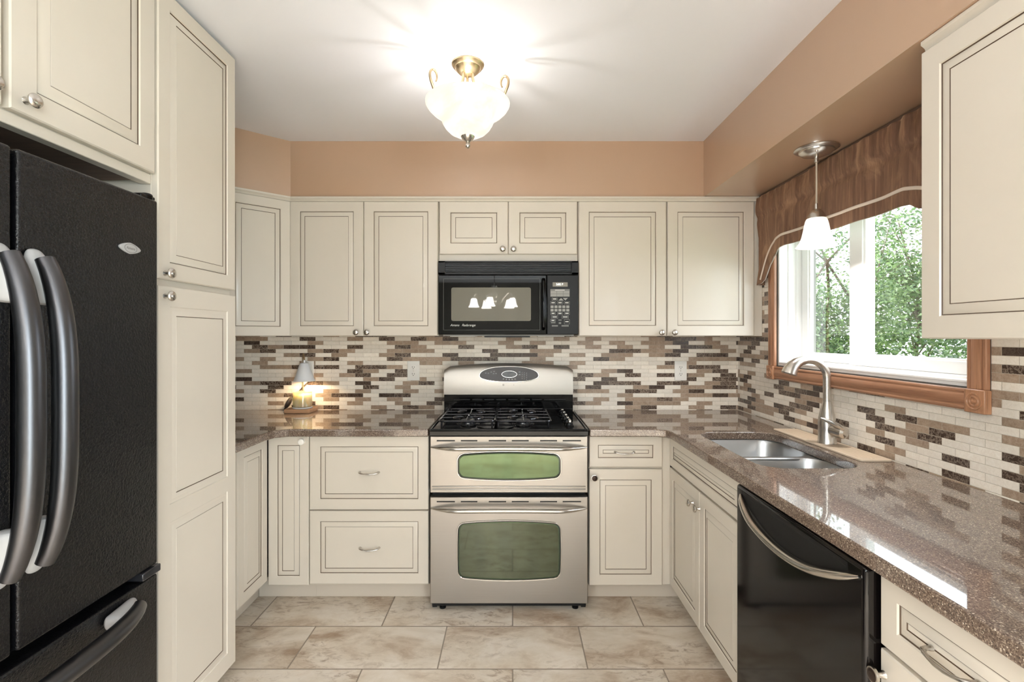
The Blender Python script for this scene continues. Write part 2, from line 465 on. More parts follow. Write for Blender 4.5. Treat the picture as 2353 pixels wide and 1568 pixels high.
def rrect(x0, x1, y0, y1, r, n=6):
    pts = []
    for cx, cy, a0 in ((x1 - r, y0 + r, -90), (x1 - r, y1 - r, 0), (x0 + r, y1 - r, 90), (x0 + r, y0 + r, 180)):
        for i in range(n + 1):
            a = radians(a0 + 90 * i / n); pts.append((cx + r * cos(a), cy + r * sin(a)))
    return pts

def text_mesh(s, size, mat, name, parent, mtx, shear=0.0, extrude=0.0003):
    """flat lettering: mtx maps text x/y plane into root-local space"""
    cu = bpy.data.curves.new(name, 'FONT'); cu.body = s; cu.size = size; cu.shear = shear; cu.extrude = extrude
    cu.align_x = 'CENTER'; cu.align_y = 'CENTER'
    o = bpy.data.objects.new(name, cu); COL.objects.link(o)
    dg = bpy.context.evaluated_depsgraph_get()
    me = bpy.data.meshes.new_from_object(o.evaluated_get(dg))
    bpy.data.objects.remove(o); bpy.data.curves.remove(cu)
    me.transform(mtx); me.materials.clear(); me.materials.append(mat)
    r = bpy.data.objects.new(name, me); COL.objects.link(r); r.parent = parent
    return r

def FRONT(x, y, z):   # text facing -y
    return Matrix(((1, 0, 0, x), (0, 0, -1, y), (0, 1, 0, z), (0, 0, 0, 1)))

KN = {}
def knob_mesh(kind='nickel'):
    if kind not in KN:
        mb = MB()
        if kind == 'dark':
            mb.lathe([(.009, 0), (.0062, -.006), (.0055, -.014), (.010, -.018), (.0155, -.0195), (.0165, -.0225), (.0160, -.0255), (.0140, -.0262)], (0, 0, 0), M['nickel'], 20, 'y')
            mb.lathe([(.0138, -.0258), (.0125, -.0270), (.006, -.0276)], (0, 0, 0), M['darkface'], 20, 'y')
        elif kind == 'pale':
            mb.lathe([(.0145, 0), (.0150, -.004), (.0125, -.006), (.0150, -.009), (.0155, -.016), (.0130, -.018), (.006, -.0185)], (0, 0, 0), M['plate'], 20, 'y')
        else:
            mb.lathe([(.0085, 0), (.0060, -.005), (.0050, -.012), (.0095, -.0155), (.0150, -.0185), (.0158, -.0220), (.0135, -.0260), (.0080, -.0285), (.003, -.0292)], (0, 0, 0), M['nickel'], 20, 'y')
        me_o = mb.build('knob'); KN[kind] = me_o.data
        bpy.data.objects.remove(me_o)
    return KN[kind]

def knob(parent, x, z, y=-0.020, kind='nickel'):
    o = bpy.data.objects.new('knob', knob_mesh(kind)); COL.objects.link(o); o.parent = parent; o.location = (x, y, z)
    plab(o, {'nickel': 'round brushed nickel knob', 'dark': 'round nickel knob with a dark flat face', 'pale': 'round pale flat knob'}[kind])
    return o

def pull(parent, x, z, y=-0.020, w=0.093):
    mb = MB(); h = w / 2
    pts = [(-h, 0, 0), (-h, -.010, .0005), (-h * .93, -.019, .001), (-h * .78, -.0235, -.001), (-h * .5, -.0255, -.0035), (-h * .2, -.0262, -.0045), (h * .2, -.0262, -.0045),
           (h * .5, -.0255, -.0035), (h * .78, -.0235, -.001), (h * .93, -.019, .001), (h, -.010, .0005), (h, 0, 0)]
    rr = [.0065, .0052, .0050, .0042, .0040, .0055, .0055, .0040, .0042, .0050, .0052, .0065]
    mb.tube([(x + a, y + b, z + c) for a, b, c in pts], rr, M['nickel'], 10, 0.8)
    return plab(mb.build('pull_handle', parent, world=False), 'curved brushed nickel pull')
CHAND, BOWL, PEND, LAMP, PATIO_FILL, DINING_FILL, SUN, SKY, EXPO = 47.0, 1.55, 4.8, 1.15, 78.0, 42.0, 1.0, 2.2, 1.74
TREES = [
 (33.0, 8.6, 5, 1.02, 1.95, 1.75, 20000, .062, 'leaf_a', 'loose mid-green tree seen through the left window pane'),
 (46.5, 8.2, 5, 1.02, 1.9, 1.8, 24000, .062, 'leaf_b', 'dense darker tree filling the right window pane'),
 (26.0, 12.6, 6, 1.35, 2.5, 1.5, 14000, .10, 'leaf_b', 'dark tree at the far left of the window view, beyond the mid-green one'),
 (39.5, 12.3, 6, 1.45, 2.4, 1.6, 16000, .10, 'leaf_a', 'tall tree standing behind the gap between the two nearer trees'),
]
SHRUBS = [
 (29.5, 6.6, .50, .62, 6000, .055, 'leaf_c', 'bright green shrub low in the left window pane'),
 (37, 6.2, .42, .58, 6000, .055, 'leaf_c', 'bright green shrub low behind the meeting rails of the window'),
 (45.0, 6.0, .42, .55, 6000, .055, 'leaf_c', 'yellow-green shrub low in the right window pane'),
 (40.2, 9.3, .45, .75, 7000, .06, 'leaf_b', 'taller dark shrub between the trunks of the two nearer trees'),
 (32.6, 13.2, .95, 1.0, 6000, .09, 'leaf_c', 'rounded shrub far behind the mid-green tree'),
]
# ------------------------------------------------------------------ setting
CEIL, SOF = 2.401, 2.093
XL, XR, YB, YF = -1.80, 1.384, 3.025, -4.60

struct(MB().box(XL - .1, XR + .22, YF - .1, YB + .1, -.06, 0, M['floor']).build('floor'))
struct(MB().box(XL - .1, XR + .22, YF - .1, YB + .1, CEIL, CEIL + .06, M['ceil']).build('ceiling'))
struct(MB().box(XL - .1, XR + .22, YB, YB + .1, 0, CEIL, M['greige']).build('wall_back'))
PY0, PY1, PZ1 = -3.90, -1.20, 2.10                      # opening for an unseen patio door, added to light the left side
QY0, QY1, QZ0, QZ1 = -3.30, -1.50, .80, 2.10           # opening for an unseen dining window, added to light the right-hand cabinets
w = MB(); w.box(XL - .1, XL, YF, QY0, 0, CEIL, M['greige']); w.box(XL - .1, XL, QY1, YB, 0, CEIL, M['greige'])
w.box(XL - .1, XL, QY0, QY1, 0, QZ0, M['greige']); w.box(XL - .1, XL, QY0, QY1, QZ1, CEIL, M['greige']); struct(w.build('wall_left'))
d = thing('added_window_2', 'unseen white double window added in the left dining wall for fill light', 'window', (XL, (QY0 + QY1) / 2, QZ0)); struct(d)
fr = MB(); ym = (QY0 + QY1) / 2; xa, xb = XL - .07, XL - .02
for a, b in ((QY0 + .002, QY0 + .06), (QY1 - .06, QY1 - .002), (ym - .04, ym + .04)): fr.box(xa, xb, a, b, QZ0 + .002, QZ1 - .002, M['vinyl'])
fr.box(xa, xb, QY0 + .002, QY1 - .002, QZ0 + .002, QZ0 + .06, M['vinyl']); fr.box(xa, xb, QY0 + .002, QY1 - .002, QZ1 - .06, QZ1 - .002, M['vinyl'])
fr.build('window_frame', d)
for a, b in ((QY0 + .06, ym - .04), (ym + .04, QY1 - .06)):
    MB().box(XL - .047, XL - .043, a, b, QZ0 + .06, QZ1 - .06, M['glass']).build('glass_pane', d)
WY0, WY1, WZ0, WZ1 = 1.471, 2.577, 1.173, 2.045      # kitchen window opening
w = MB()
w.box(XR, XR + .20, YF, PY0, 0, CEIL, M['greige']); w.box(XR, XR + .20, PY0, PY1, PZ1, CEIL, M['greige']); w.box(XR, XR + .20, PY1, WY0, 0, CEIL, M['greige']); w.box(XR, XR + .20, WY1, YB, 0, CEIL, M['greige'])
w.box(XR, XR + .20, WY0, WY1, 0, WZ0, M['greige']); w.box(XR, XR + .20, WY0, WY1, WZ1, CEIL, M['greige'])
struct(w.build('wall_right'))
struct(MB().box(XL, XR, YF - .1, YF, 0, CEIL, M['greige']).build('wall_rear'))
d = thing('added_door_1', 'unseen wide white patio door added in the dining end for fill light', 'door', (XR, (PY0 + PY1) / 2, 0)); struct(d)
fr = MB(); ym = (PY0 + PY1) / 2; xa, xb = XR + .06, XR + .12
for a, b in ((PY0 + .002, PY0 + .07), (PY1 - .07, PY1 - .002), (ym - .045, ym + .045)): fr.box(xa, xb, a, b, .002, PZ1 - .002, M['vinyl'])
fr.box(xa, xb, PY0 + .002, PY1 - .002, .002, .09, M['vinyl']); fr.box(xa, xb, PY0 + .002, PY1 - .002, PZ1 - .09, PZ1 - .002, M['vinyl'])
fr.build('door_frame', d)
for a, b in ((PY0 + .07, ym - .045), (ym + .045, PY1 - .07)):
    MB().box(XR + .088, XR + .092, a, b, .09, PZ1 - .09, M['glass']).build('glass_pane', d)

sof = MB()
poly = [(XL, 1.90), (-1.47, 1.90), (-1.47, 2.50), (-1.222, 2.715), (1.05, 2.715), (1.05, .30), (XR, .30), (XR, YB), (XL, YB)]
sof.prism(poly, SOF, CEIL, M['tan'])
struct(sof.build('ceiling_soffit', angle=20))

# tile skin on the walls
bt = MB(); bt.box(XL, XR, YB - .007, YB, .866, 1.40, M['tile_x'])
struct(bt.build('wall_tile_back'))
bt = MB(); bt.box(XR - .007, XR, .62, YB - .007, .866, 1.115, M['tile_y'])
bt.box(XR - .007, XR, 2.632, YB - .007, 1.115, SOF, M['tile_y']); bt.box(XR - .007, XR, .62, 1.420, 1.115, 1.45, M['tile_y'])
struct(bt.build('wall_tile_right'))
bt = MB(); bt.box(XL, XL + .007, 1.88, YB - .007, .866, 1.40, M['tile_y'])
struct(bt.build('wall_tile_left'))

# crown strip above the wall cabinets
tr = MB()
def strip(p, q, T=.022):
    p, q = Vector(p + (0,)), Vector(q + (0,)); dr = (q - p).normalized(); nrm = Vector((dr.y, -dr.x, 0))
    prof = [(0, 2.0675), (.008, 2.0675), (.010, 2.074), (.016, 2.079), (.020, 2.082), (.020, 2.0915), (0, 2.0915)]
    tr.loft([[tuple(e + nrm * a + Vector((0, 0, z))) for a, z in prof] for e in (p, q)], M['cream'])
strip((-1.4700, 2.4980), (-1.2230, 2.7140)); strip((-1.2260, 2.7150), (1.376, 2.7150))
struct(tr.build('trim_1'))
tr = MB(); strip((1.0785, 1.2800), (1.0785, .62)); struct(tr.build('trim_2'))

# ------------------------------------------------------------------ cabinets
class Cab:
    """cabinet whose local x runs along its front, y into the wall, z up from its own base"""
    def __init__(s, name, label, loc, rot, W, D, z0, z1, group=None, body_from=None, cat='cabinet', hollow=False):
        s.zb = loc[2]; s.W = W; s.D = D
        s.o = thing(name, label, cat, loc, rot, group)
        a = z0 if body_from is None else body_from
        b = MB()
        if hollow:
            b.box(.0005, W - .0005, 0, .02, a - s.zb, z1 - s.zb, M['cream']); b.box(.0005, .018, .02, D, a - s.zb, z1 - s.zb, M['cream'])
            b.box(W - .018, W - .0005, .02, D, a - s.zb, z1 - s.zb, M['cream']); b.box(.018, W - .018, .02, D, a - s.zb, a - s.zb + .018, M['cream'])
        else: b.box(.0005, W - .0005, 0.0, D, a - s.zb, z1 - s.zb, M['cream'])
        b.build('carcass', s.o, world=False, bevel=.0015)
    def door(s, x0, x1, z0, z1, kn=None, st=.052, kind='nickel', bev=.022, name='door', label=None):
        d = MB().door(x0, x1, z0 - s.zb, z1 - s.zb, st, bev=bev).build(name, s.o, world=False)
        if label: plab(d, label)
        if kn: knob(d, kn[0], kn[1] - s.zb, kind=kind)
        return d
    def drawer(s, x0, x1, z0, z1, st=.042, hx=None, hz=None, bev=.02):
        d = MB().door(x0, x1, z0 - s.zb, z1 - s.zb, st, bev=bev).build('drawer_front', s.o, world=False)
        if hz: pull(d, hx if hx else (x0 + x1) / 2, hz - s.zb)
        return d
    def toe(s, H=.100, back=.095, x0=0.0, x1=None):
        MB().box(x0, s.W if x1 is None else x1, back - .02, back, .001, H, M['toe']).build('toe_kick', s.o, world=False)

FD = 2.720          # face of wall-cabinet boxes on the back wall
UB, UT = 1.3285, 2.066
def upper(x0, x1, z0, label, doors, kz, kxs, st=.052, bev=.022):
    c = Cab('wall_cabinet', label, (x0, FD, z0), 0, x1 - x0, YB - .0085 - FD, z0, 2.090)
    for (a, b), kx in zip(doors, kxs):
        c.door(a - x0, b - x0, z0 + .001 if z0 < 1.5 else 1.7776, UT - .001, (kx - x0, kz), st, bev=bev)
    return c
upper(-1.222, -.4065, UB, 'cream two-door wall cabinet between the angled corner cabinet and the microwave', [(-1.219, -.8175), (-.8145, -.4095)], 1.349, (-.853, -.794), st=.052)
upper(-.4055, .3580, 1.741, 'short cream two-door wall cabinet directly above the black microwave', [(-.400, -.0258), (-.0220, .3524)], 1.803, (-.0544, .0047), st=.058)
upper(.3590, 1.376, UB, 'cream two-door wall cabinet between the microwave and the window', [(.3619, .8405), (.8476, 1.3214)], 1.348, (.8106, .8815), st=.054)

# angled corner cabinet
p, q = Vector((-1.470, 2.500)), Vector((-1.2235, 2.7155))
ang = math.atan2(q.y - p.y, q.x - p.x); L = (q - p).length
o = thing('corner_cabinet', 'angled cream corner wall cabinet with one tall panelled door, left of the back wall', 'cabinet', (p.x, p.y, UB), ang)
MB().prism([(-1.470, 2.502), (-1.2245, 2.7165), (-1.2245, 3.015), (XL + .009, 3.015), (XL + .009, 2.502)], UB, 2.090, M['cream']).build('carcass', o)
MB().door(.004, L - .006, .001, UT - UB - .001, .048).build('door', o, world=False)

# near wall cabinet on the window wall
c = Cab('wall_cabinet', 'cream wall cabinet at the near end of the window wall, above bare counter', (1.079, 1.2816, 1.322), -pi / 2, .66, XR - .0085 - 1.079, 1.322, 2.090)
c.door(.001, .44, 1.323, 2.062, None, .055)
c.door(.443, .658, 1.323, 2.062, None, .050)

# cabinet over the fridge
c = Cab('wall_cabinet', 'cream two-door wall cabinet hung over the black fridge', (-1.072, .600, 1.790), pi / 2, .858, .70, 1.790, 2.385)
c.door(.433, .853, 1.808, 2.383, (.466, 1.838), .058, bev=.026)
c.door(.004, .418, 1.808, 2.383, (.385, 1.838), .058, bev=.026)
MB().box(.02, .838, .03, .68, -.006, -.0005, M['inside']).build('underside_panel', c.o, world=False)
MB().box(.002, .856, -.004, .026, -.012, .016, M['cream']).build('bottom_rail', c.o, world=False, bevel=.002)

# tall pantry
c = Cab('pantry_cabinet', 'tall cream pantry cabinet reaching the ceiling beside the black fridge', (-1.0705, 1.4605, 0), pi / 2, .410, .72, 0, 2.392, body_from=.098)
c.door(.002, .409, 1.502, 2.378, (.030, 1.519), .050, label='tall upper pantry door')
d = MB()
d.box(.002, .409, -.0170, -.0005, .098, 1.480, M['cream'])
d.door(.002, .409, .784, 1.480, (.050, .050, .027, .060), slab=False); d.door(.002, .409, .098, .784, (.050, .050, .060, .027), slab=False)
sk = [(.002, .409, .098, 1.480)]
for x0, x1, z0, z1 in sk:
    d.loft([[(x0, -.017, z0), (x1, -.017, z0), (x1, -.017, z1), (x0, -.017, z1)], [(x0, -.020, z0), (x1, -.020, z0), (x1, -.020, z1), (x0, -.020, z1)]], M['cream'], False, False)
d = plab(d.build('door', c.o, world=False), 'lower pantry door with two stacked panels')
knob(d, .030, 1.450)
c.toe()

# base cabinets, back run
BF = 2.440
def base(x0, x1, label, name='base_cabinet'):
    return Cab(name, label, (x0, BF, 0), 0, x1 - x0, YB - .009 - BF, 0, .838, body_from=.100)
c = base(-1.2015, -.9990, 'narrow cream base cabinet with one slim panelled door and a pale knob, left corner')
c.door(.002, .2005, .1055, .8392 - .002, (.169, .8115), .043, 'pale', bev=.020); c.toe(x0=-.09)
c = base(-.9985, -.4105, 'cream base cabinet of two deep drawers left of the range', 'drawer_cabinet')
c.drawer(.002, .5865, .4764, .8372, .050, .296, .661); c.drawer(.002, .5865, .1115, .4700, .050, .298, .291); c.toe()
c = base(.3740, .7790, 'cream base cabinet with a drawer over a door, right of the range')
c.drawer(.0016, .360, .6855, .8372, .042, .174, .7607, bev=.018); c.door(.0016, .360, .1051, .6749, (.024, .638), .050, 'dark'); c.toe(x1=.495)

# base cabinet on the left wall
c = Cab('base_cabinet', 'cream base cabinet with a narrow door between the pantry and the left corner', (-1.220, 1.8760, 0), pi / 2, .556, .57, 0, .838, body_from=.125)
c.door(.279, .5385, .130, .836, None, .048); c.toe(H=.125, x1=.655)

# sink base and the last drawer base on the window wall
c = Cab('sink_cabinet', 'cream sink base cabinet with a false drawer front over a pair of doors', (.7950, 2.4385, 0), -pi / 2, .7795, .57, 0, .838, body_from=.100, hollow=True)
c.drawer(.0015, .778, .690, .835, .040, None, None, bev=.018)
c.door(.0015, .3885, .1055, .680, (.318, .612), .048); c.door(.391, .778, .1055, .680, (.392, .612), .048); c.toe(x0=-.09)
c = Cab('base_cabinet', 'cream base cabinet with a drawer over a door at the near end, past the dishwasher', (.7950, 1.0420, 0), -pi / 2, .360, .575, 0, .838, body_from=.100)
c.drawer(.001, .359, .681, .8355, .045, .176, .752, bev=.018); c.door(.001, .359, .1055, .672, (.012, .622), .050, 'dark'); c.toe()

# ------------------------------------------------------------------ worktops
def slab(name, label, outer, hole, z0, z1):
    bm = bmesh.new(); loops = []
    for loop in ([outer] + ([hole] if hole else [])):
        vs = [bm.verts.new((x, y, z1)) for x, y in loop]
        loops.append([bm.edges.new((vs[i], vs[(i + 1) % len(vs)])) for i in range(len(vs))])
    es = [e for l in loops for e in l]
    top = [f for f in bmesh.ops.triangle_fill(bm, edges=es, use_beauty=True)['geom'] if isinstance(f, bmesh.types.BMFace)]
    r = bmesh.ops.extrude_face_region(bm, geom=top)
    bmesh.ops.translate(bm, verts=[g for g in r['geom'] if isinstance(g, bmesh.types.BMVert)], vec=(0, 0, z0 - z1))
    bmesh.ops.recalc_face_normals(bm, faces=bm.faces)
    me = bpy.data.meshes.new(name); bm.to_mesh(me); bm.free()
    me.materials.append(M['quartz'])
    me.polygons.foreach_set('use_smooth', [True] * len(me.polygons)); me.set_sharp_from_angle(angle=radians(35))
    o = bpy.data.objects.new(name, me); COL.objects.link(o); WM[o.name] = Matrix.Identity(4)
    b = o.modifiers.new('eased', 'BEVEL'); b.width = .005; b.segments = 3; b.limit_method = 'ANGLE'; b.angle_limit = radians(50)
    return tag(o, label, 'countertop')
CT0, CT1 = .8405, .8770
def arc(cx, cy, r, a0, a1, n=6): return [(cx + r * cos(radians(a0 + (a1 - a0) * i / n)), cy + r * sin(radians(a0 + (a1 - a0) * i / n))) for i in range(n + 1)]
slab('countertop', 'speckled brown quartz countertop turning the left corner, with the little lamp on it',
     [(-1.7928, 1.8765), (-1.150, 1.8765)] + [(-1.150, 2.30), (-1.135, 2.352), (-1.085, 2.388)] + [(-.4085, 2.388), (-.4085, 3.0177), (-1.7928, 3.0177)], None, CT0, CT1)
SX0, SX1, SY0, SY1 = .862, 1.218, 1.690, 2.322
hole = rrect(SX0, SX1, SY0, SY1, .085, 8)
slab('countertop', 'speckled brown quartz countertop under the window, with the sink cut into it',
     [(.3725, 2.388), (.690, 2.388), (.735, 2.368), (.7475, 2.330), (.7475, .665), (1.3767, .665), (1.3767, 3.0177), (.3725, 3.0177)], hole, CT0, CT1)

# ------------------------------------------------------------------ sink
sk = thing('kitchen_sink', 'undermount stainless double-bowl sink set in the counter under the window', 'sink', (1.04, 2.006, .64))
for y0, y1 in ((SY0 - .008, 1.985), (2.005, SY1 + .008)):
    b = MB(); rings = []
    for ins, z, r in ((-.0096, .8392, .012), (-.002, .8390, .078), (0, .8385, .080), (.006, .822, .078), (.014, .70, .075), (.030, .668, .065), (.07, .658, .05)):
        rings.append([(x, y, z) for x, y in rrect(SX0 - .008 + ins, SX1 + .008 - ins, y0 + ins, y1 - ins, r, 7)])
    b.loft(rings, M['steel_v'], cap0=False, cap1=True)
    ba = b.build('basin', sk)
    MB().lathe([(.043, 0), (.043, .002), (.030, .0005), (.012, -.004 + .0045)], (1.04, (y0 + y1) / 2, .6582), M['chrome'], 24).build('drain', sk)
MB().box(SX0 + .06, SX1 - .06, 1.981, 2.009, .812, .8385, M['steel_v']).build('divider', sk, bevel=.006)

# ------------------------------------------------------------------ faucet and mat
mt = MB(); P = rrect(1.250, 1.366, 1.770, 2.372, .012, 4)
mt.prism(P, CT1 + .0008, CT1 + .0068, M['matt'])
for y0, y1 in ((1.79, 1.985), (2.115, 2.355)):
    for i in range(8):
        x = 1.266 + i * .0122
        mt.tube([(x, y0 + .006 * abs(i - 3.5), CT1 + .0070), (x, y1 - .006 * abs(i - 3.5), CT1 + .0070)], .0022, M['matt'], 8, .6)
    for a, b in ((y0 - .006, y0 - .002), (y1 + .002, y1 + .006)): pass
tag(mt.build('faucet_mat', bevel=.0015), 'beige ridged mat lying on the counter around the faucet base', 'mat')
FX, FY = 1.306, 2.050; Z0 = CT1 + .0075
fa = thing('faucet', 'brushed nickel gooseneck faucet standing between sink and window', 'faucet', (FX, FY, Z0))
MB().lathe([(.036, 0), (.036, .004), (.0335, .010), (.0325, .06), (.0335, .085), (.031, .105), (.024, .14), (.0175, .166), (.0158, .175)], (FX, FY, Z0), M['nickel'], 32).build('body', fa)
pth = [(FX, FY, Z0 + .1755), (FX, FY, Z0 + .24)]; R = .077; zc = Z0 + .268
pth += [(FX - R + R * cos(radians(a)), FY, zc + R * sin(radians(a))) for a in range(0, 100, 9)]
MB().tube(pth, [.0152] * (len(pth) - 3) + [.0154, .0158, .0164], M['nickel'], 20).build('spout', fa)
e = Vector(pth[-1]); dv = (e - Vector(pth[-2])).normalized()
hp = [tuple(e + Vector((a_, 0, b_))) for a_, b_ in ((-.0008, -.0002), (-.018, -.003), (-.036, -.011), (-.052, -.024), (-.0635, -.041), (-.069, -.056), (-.0692, -.0570))]
MB().tube(hp, [.0168, .0186, .0214, .0250, .0285, .0305, .0260], M['nickel'], 24).build('spray_head', fa)
MB().tube([(FX + .008, FY - .024, Z0 + .060), (FX + .018, FY - .060, Z0 + .057), (FX + .021, FY - .074, Z0 + .056), (FX + .023, FY - .080, Z0 + .0555)], [.0255, .0275, .0245, .015], M['nickel'], 20).build('valve_cap', fa)
MB().tube([(FX + .016, FY - .064, Z0 + .072), (FX - .004, FY - .062, Z0 + .086), (FX - .026, FY - .054, Z0 + .098), (FX - .046, FY - .046, Z0 + .108), (FX - .055, FY - .043, Z0 + .111)],
          [.022, .021, .016, .011, .005], M['nickel'], 16, .55).build('lever', fa)

# ------------------------------------------------------------------ wall outlets
def outlet(x, label):
    t = thing('wall_outlet', label, 'outlet', (x, YB - .0073, 1.116), 0, 'white wall outlets on the back wall')
    MB().box(-.0375, .0375, -.006, 0, -.0600, .0600, M['plate']).build('cover_plate', t, world=False, bevel=.003)
    for s in (1, -1):
        r = MB(); zc = s * .0205
        pts = [(.0165 * cos(radians(a)), zc + max(-.0135, min(.0135, .0165 * sin(radians(a))))) for a in range(0, 360, 12)]
        r.loft([[(u, -.0061, w_) for u, w_ in pts], [(u, -.0080, w_) for u, w_ in pts]], M['plate'])
        ro = r.build('receptacle', t, world=False)
        q = MB(); q.box(-.0075, -.0050, -.0083, -.0080, zc - .002, zc + .0075, M['slot']); q.box(.0050, .0075, -.0083, -.0080, zc - .002, zc + .0065, M['slot'])
        q.lathe([(.0026, -.0083), (.0026, -.0080)], (0, 0, zc - .0075), M['slot'], 10, 'y')
        q.build('slots', ro, world=False)
    MB().lathe([(.003, -.0062), (.0026, -.0072)], (0, 0, 0), M['nickel'], 10, 'y').build('screw', t, world=False)
    return t
ou = outlet(-.606, 'white wall outlet left of the range, at the edge of the backguard')
u = copy_tree(ou); u.location.x = 1.026; u['label'] = 'white wall outlet right of the range, below the window-side wall cabinet'
u = copy_tree(ou); u.location.x = -1.252; u['label'] = 'white wall outlet partly hidden behind the small lamp'
# ------------------------------------------------------------------ double-oven gas range
RX0, RX1 = -.3983, .3626; RC = (RX0 + RX1) / 2
rg = thing('range', 'stainless double-oven gas range with a black cooktop, between the base cabinets', 'range', (RC, 2.70, 0))
b = MB(); b.box(RX0 + .006, RX1 - .006, 2.422, 3.010, .030, .850, M['blacks']); b.build('body', rg)
b = MB(); b.box(RX0 + .008, RX1 - .008, 2.390, 2.440, .022, .036, M['blacks']); b.box(RX0 + .008, RX0 + .03, 2.40, 2.43, .010, .03, M['blacks']); b.box(RX1 - .03, RX1 - .008, 2.40, 2.43, .010, .03, M['blacks'])
b.build('bottom_rail', rg)
for x in (-.342, .306):
    MB().lathe([(.016, .0005), (.016, .007), (.010, .010), (.008, .026)], (x, 2.415, 0), M['blacks'], 12).build('leveling_foot', rg)

def bulge(hw, z0, z1, up, dn, r):
    """window outline: a rounded rectangle whose top and bottom bow outwards"""
    P = rrect(-hw, hw, z0 + dn, z1 - up, r, 6); out = []; zc = (z0 + dn + z1 - up) / 2; hh = (z1 - up - z0 - dn) / 2
    for a, b_ in zip(P, P[1:] + P[:1]):
        n = max(1, int((Vector(b_) - Vector(a)).length / .03))
        for i in range(n):
            u, w_ = Vector(a).lerp(Vector(b_), i / n); t = (w_ - zc) / hh
            out.append((u * (1 + .016 * (1 - t * t)), w_ + (up if t > 0 else dn) * t * (1 - (u / hw) ** 2)))
    return out
def inset(pts, k):
    n = len(pts); out = []
    for i in range(n):
        a, c_, d_ = Vector(pts[i - 1]), Vector(pts[i]), Vector(pts[(i + 1) % n])
        t = (d_ - a); t.normalize(); out.append(tuple(c_ + Vector((-t.y, t.x)) * k))
    return out

DF = 2.377
SLOTS = [(1003.5, 1045.4), (1059, 1097), (1123, 1163), (1176, 1215), (1241, 1280), (1293, 1335)]
SLOTS = [((a - 1178) / 477, (b_ - 1178) / 477) for a, b_ in SLOTS]
def oven_door(name, z0, z1, zh, wz0, wz1, up, glass, label, ridges):
    d = MB().box(RX0 + .001, RX1 - .001, DF, DF + .043, z0, z1, M['steel'])
    d = plab(d.build(name, rg, bevel=.003), label)
    pts = [(RC + .001 + u, w_) for u, w_ in bulge(.2455, wz0, wz1, up, up, .030)]
    f = MB(); i1, i2 = inset(pts, -.004), inset(pts, .002)
    f.loft([[(u, DF - .0002, w_) for u, w_ in i1], [(u, DF - .0030, w_) for u, w_ in inset(pts, -.002)], [(u, DF - .0030, w_) for u, w_ in pts], [(u, DF - .0003, w_) for u, w_ in i2]], M['chrome'], False, False)
    f.build('window_rim', d)
    g = MB(); k = inset(pts, .001); ka = inset(pts, .006); k2 = inset(pts, .011)
    g.loft([[(u, DF - .0004, w_) for u, w_ in k], [(u, DF - .0008, w_) for u, w_ in ka], [(u, DF - .0012, w_) for u, w_ in k2]], M['smoke'], False, False, seg_mats=[M['smoke'], M['smoke2']])
    gl = MB(); gl.loft([[(u, DF - .0005, w_) for u, w_ in k2], [(u, DF - .0012, w_) for u, w_ in inset(pts, .0111)]], glass, False, True)
    go = gl.build('oven_window', d); g.build('smoked_border', go)
    for a, b_ in SLOTS: MB().box(a, b_, DF - .0008, DF + .004, z1 - .0245, z1 - .0185, M['void']).build('vent_slot', d)
    h = MB(); pt = []; rr = []
    for i in range(25):
        t = i / 24; x = RX0 + .006 + (RX1 - RX0 - .012) * t; q = sin(pi * t)
        pt.append((x, DF - .0045 - .046 * min(1, q * 1.9) ** .8, zh - .004 * (1 - q))); rr.append(.004 + .0105 * min(1, q * 2.6) ** .7)
    h.tube(pt, rr, M['steel_s'], 14, .72)
    h.build('handle', d)
    if ridges:
        r = MB()
        for z in (.6035, .5905): r.tube([(RX0 + .012, DF - .0003, z), (RX0 + .02, DF - .002, z), (RX1 - .02, DF - .002, z), (RX1 - .012, DF - .0003, z)], .0028, M['steel'], 8)
        r.build('embossed_ridge', d)
    return d
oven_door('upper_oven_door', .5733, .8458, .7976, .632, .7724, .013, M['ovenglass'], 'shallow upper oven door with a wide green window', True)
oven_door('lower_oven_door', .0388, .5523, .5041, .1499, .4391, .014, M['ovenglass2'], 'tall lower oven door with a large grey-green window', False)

ct = MB()
ct.box(RX0 + .001, RX1 - .001, 2.352, 2.955, .8522, .8760, M['black'])
ct.box(RX0 + .012, RX1 - .012, 2.372, 2.880, .8755, .8800, M['black'])
cto = ct.build('cooktop', rg, bevel=.004)
rim = MB()
for x in (RX0 + .006, RX1 - .006): rim.tube([(x, 2.36, .8795), (x, 2.90, .8795)], .0062, M['black'], 10)
rim.tube([(RX0 + .006, 2.3575, .880), (RX1 - .006, 2.3575, .880)], .0055, M['black'], 10)
rim.build('raised_rim', cto)

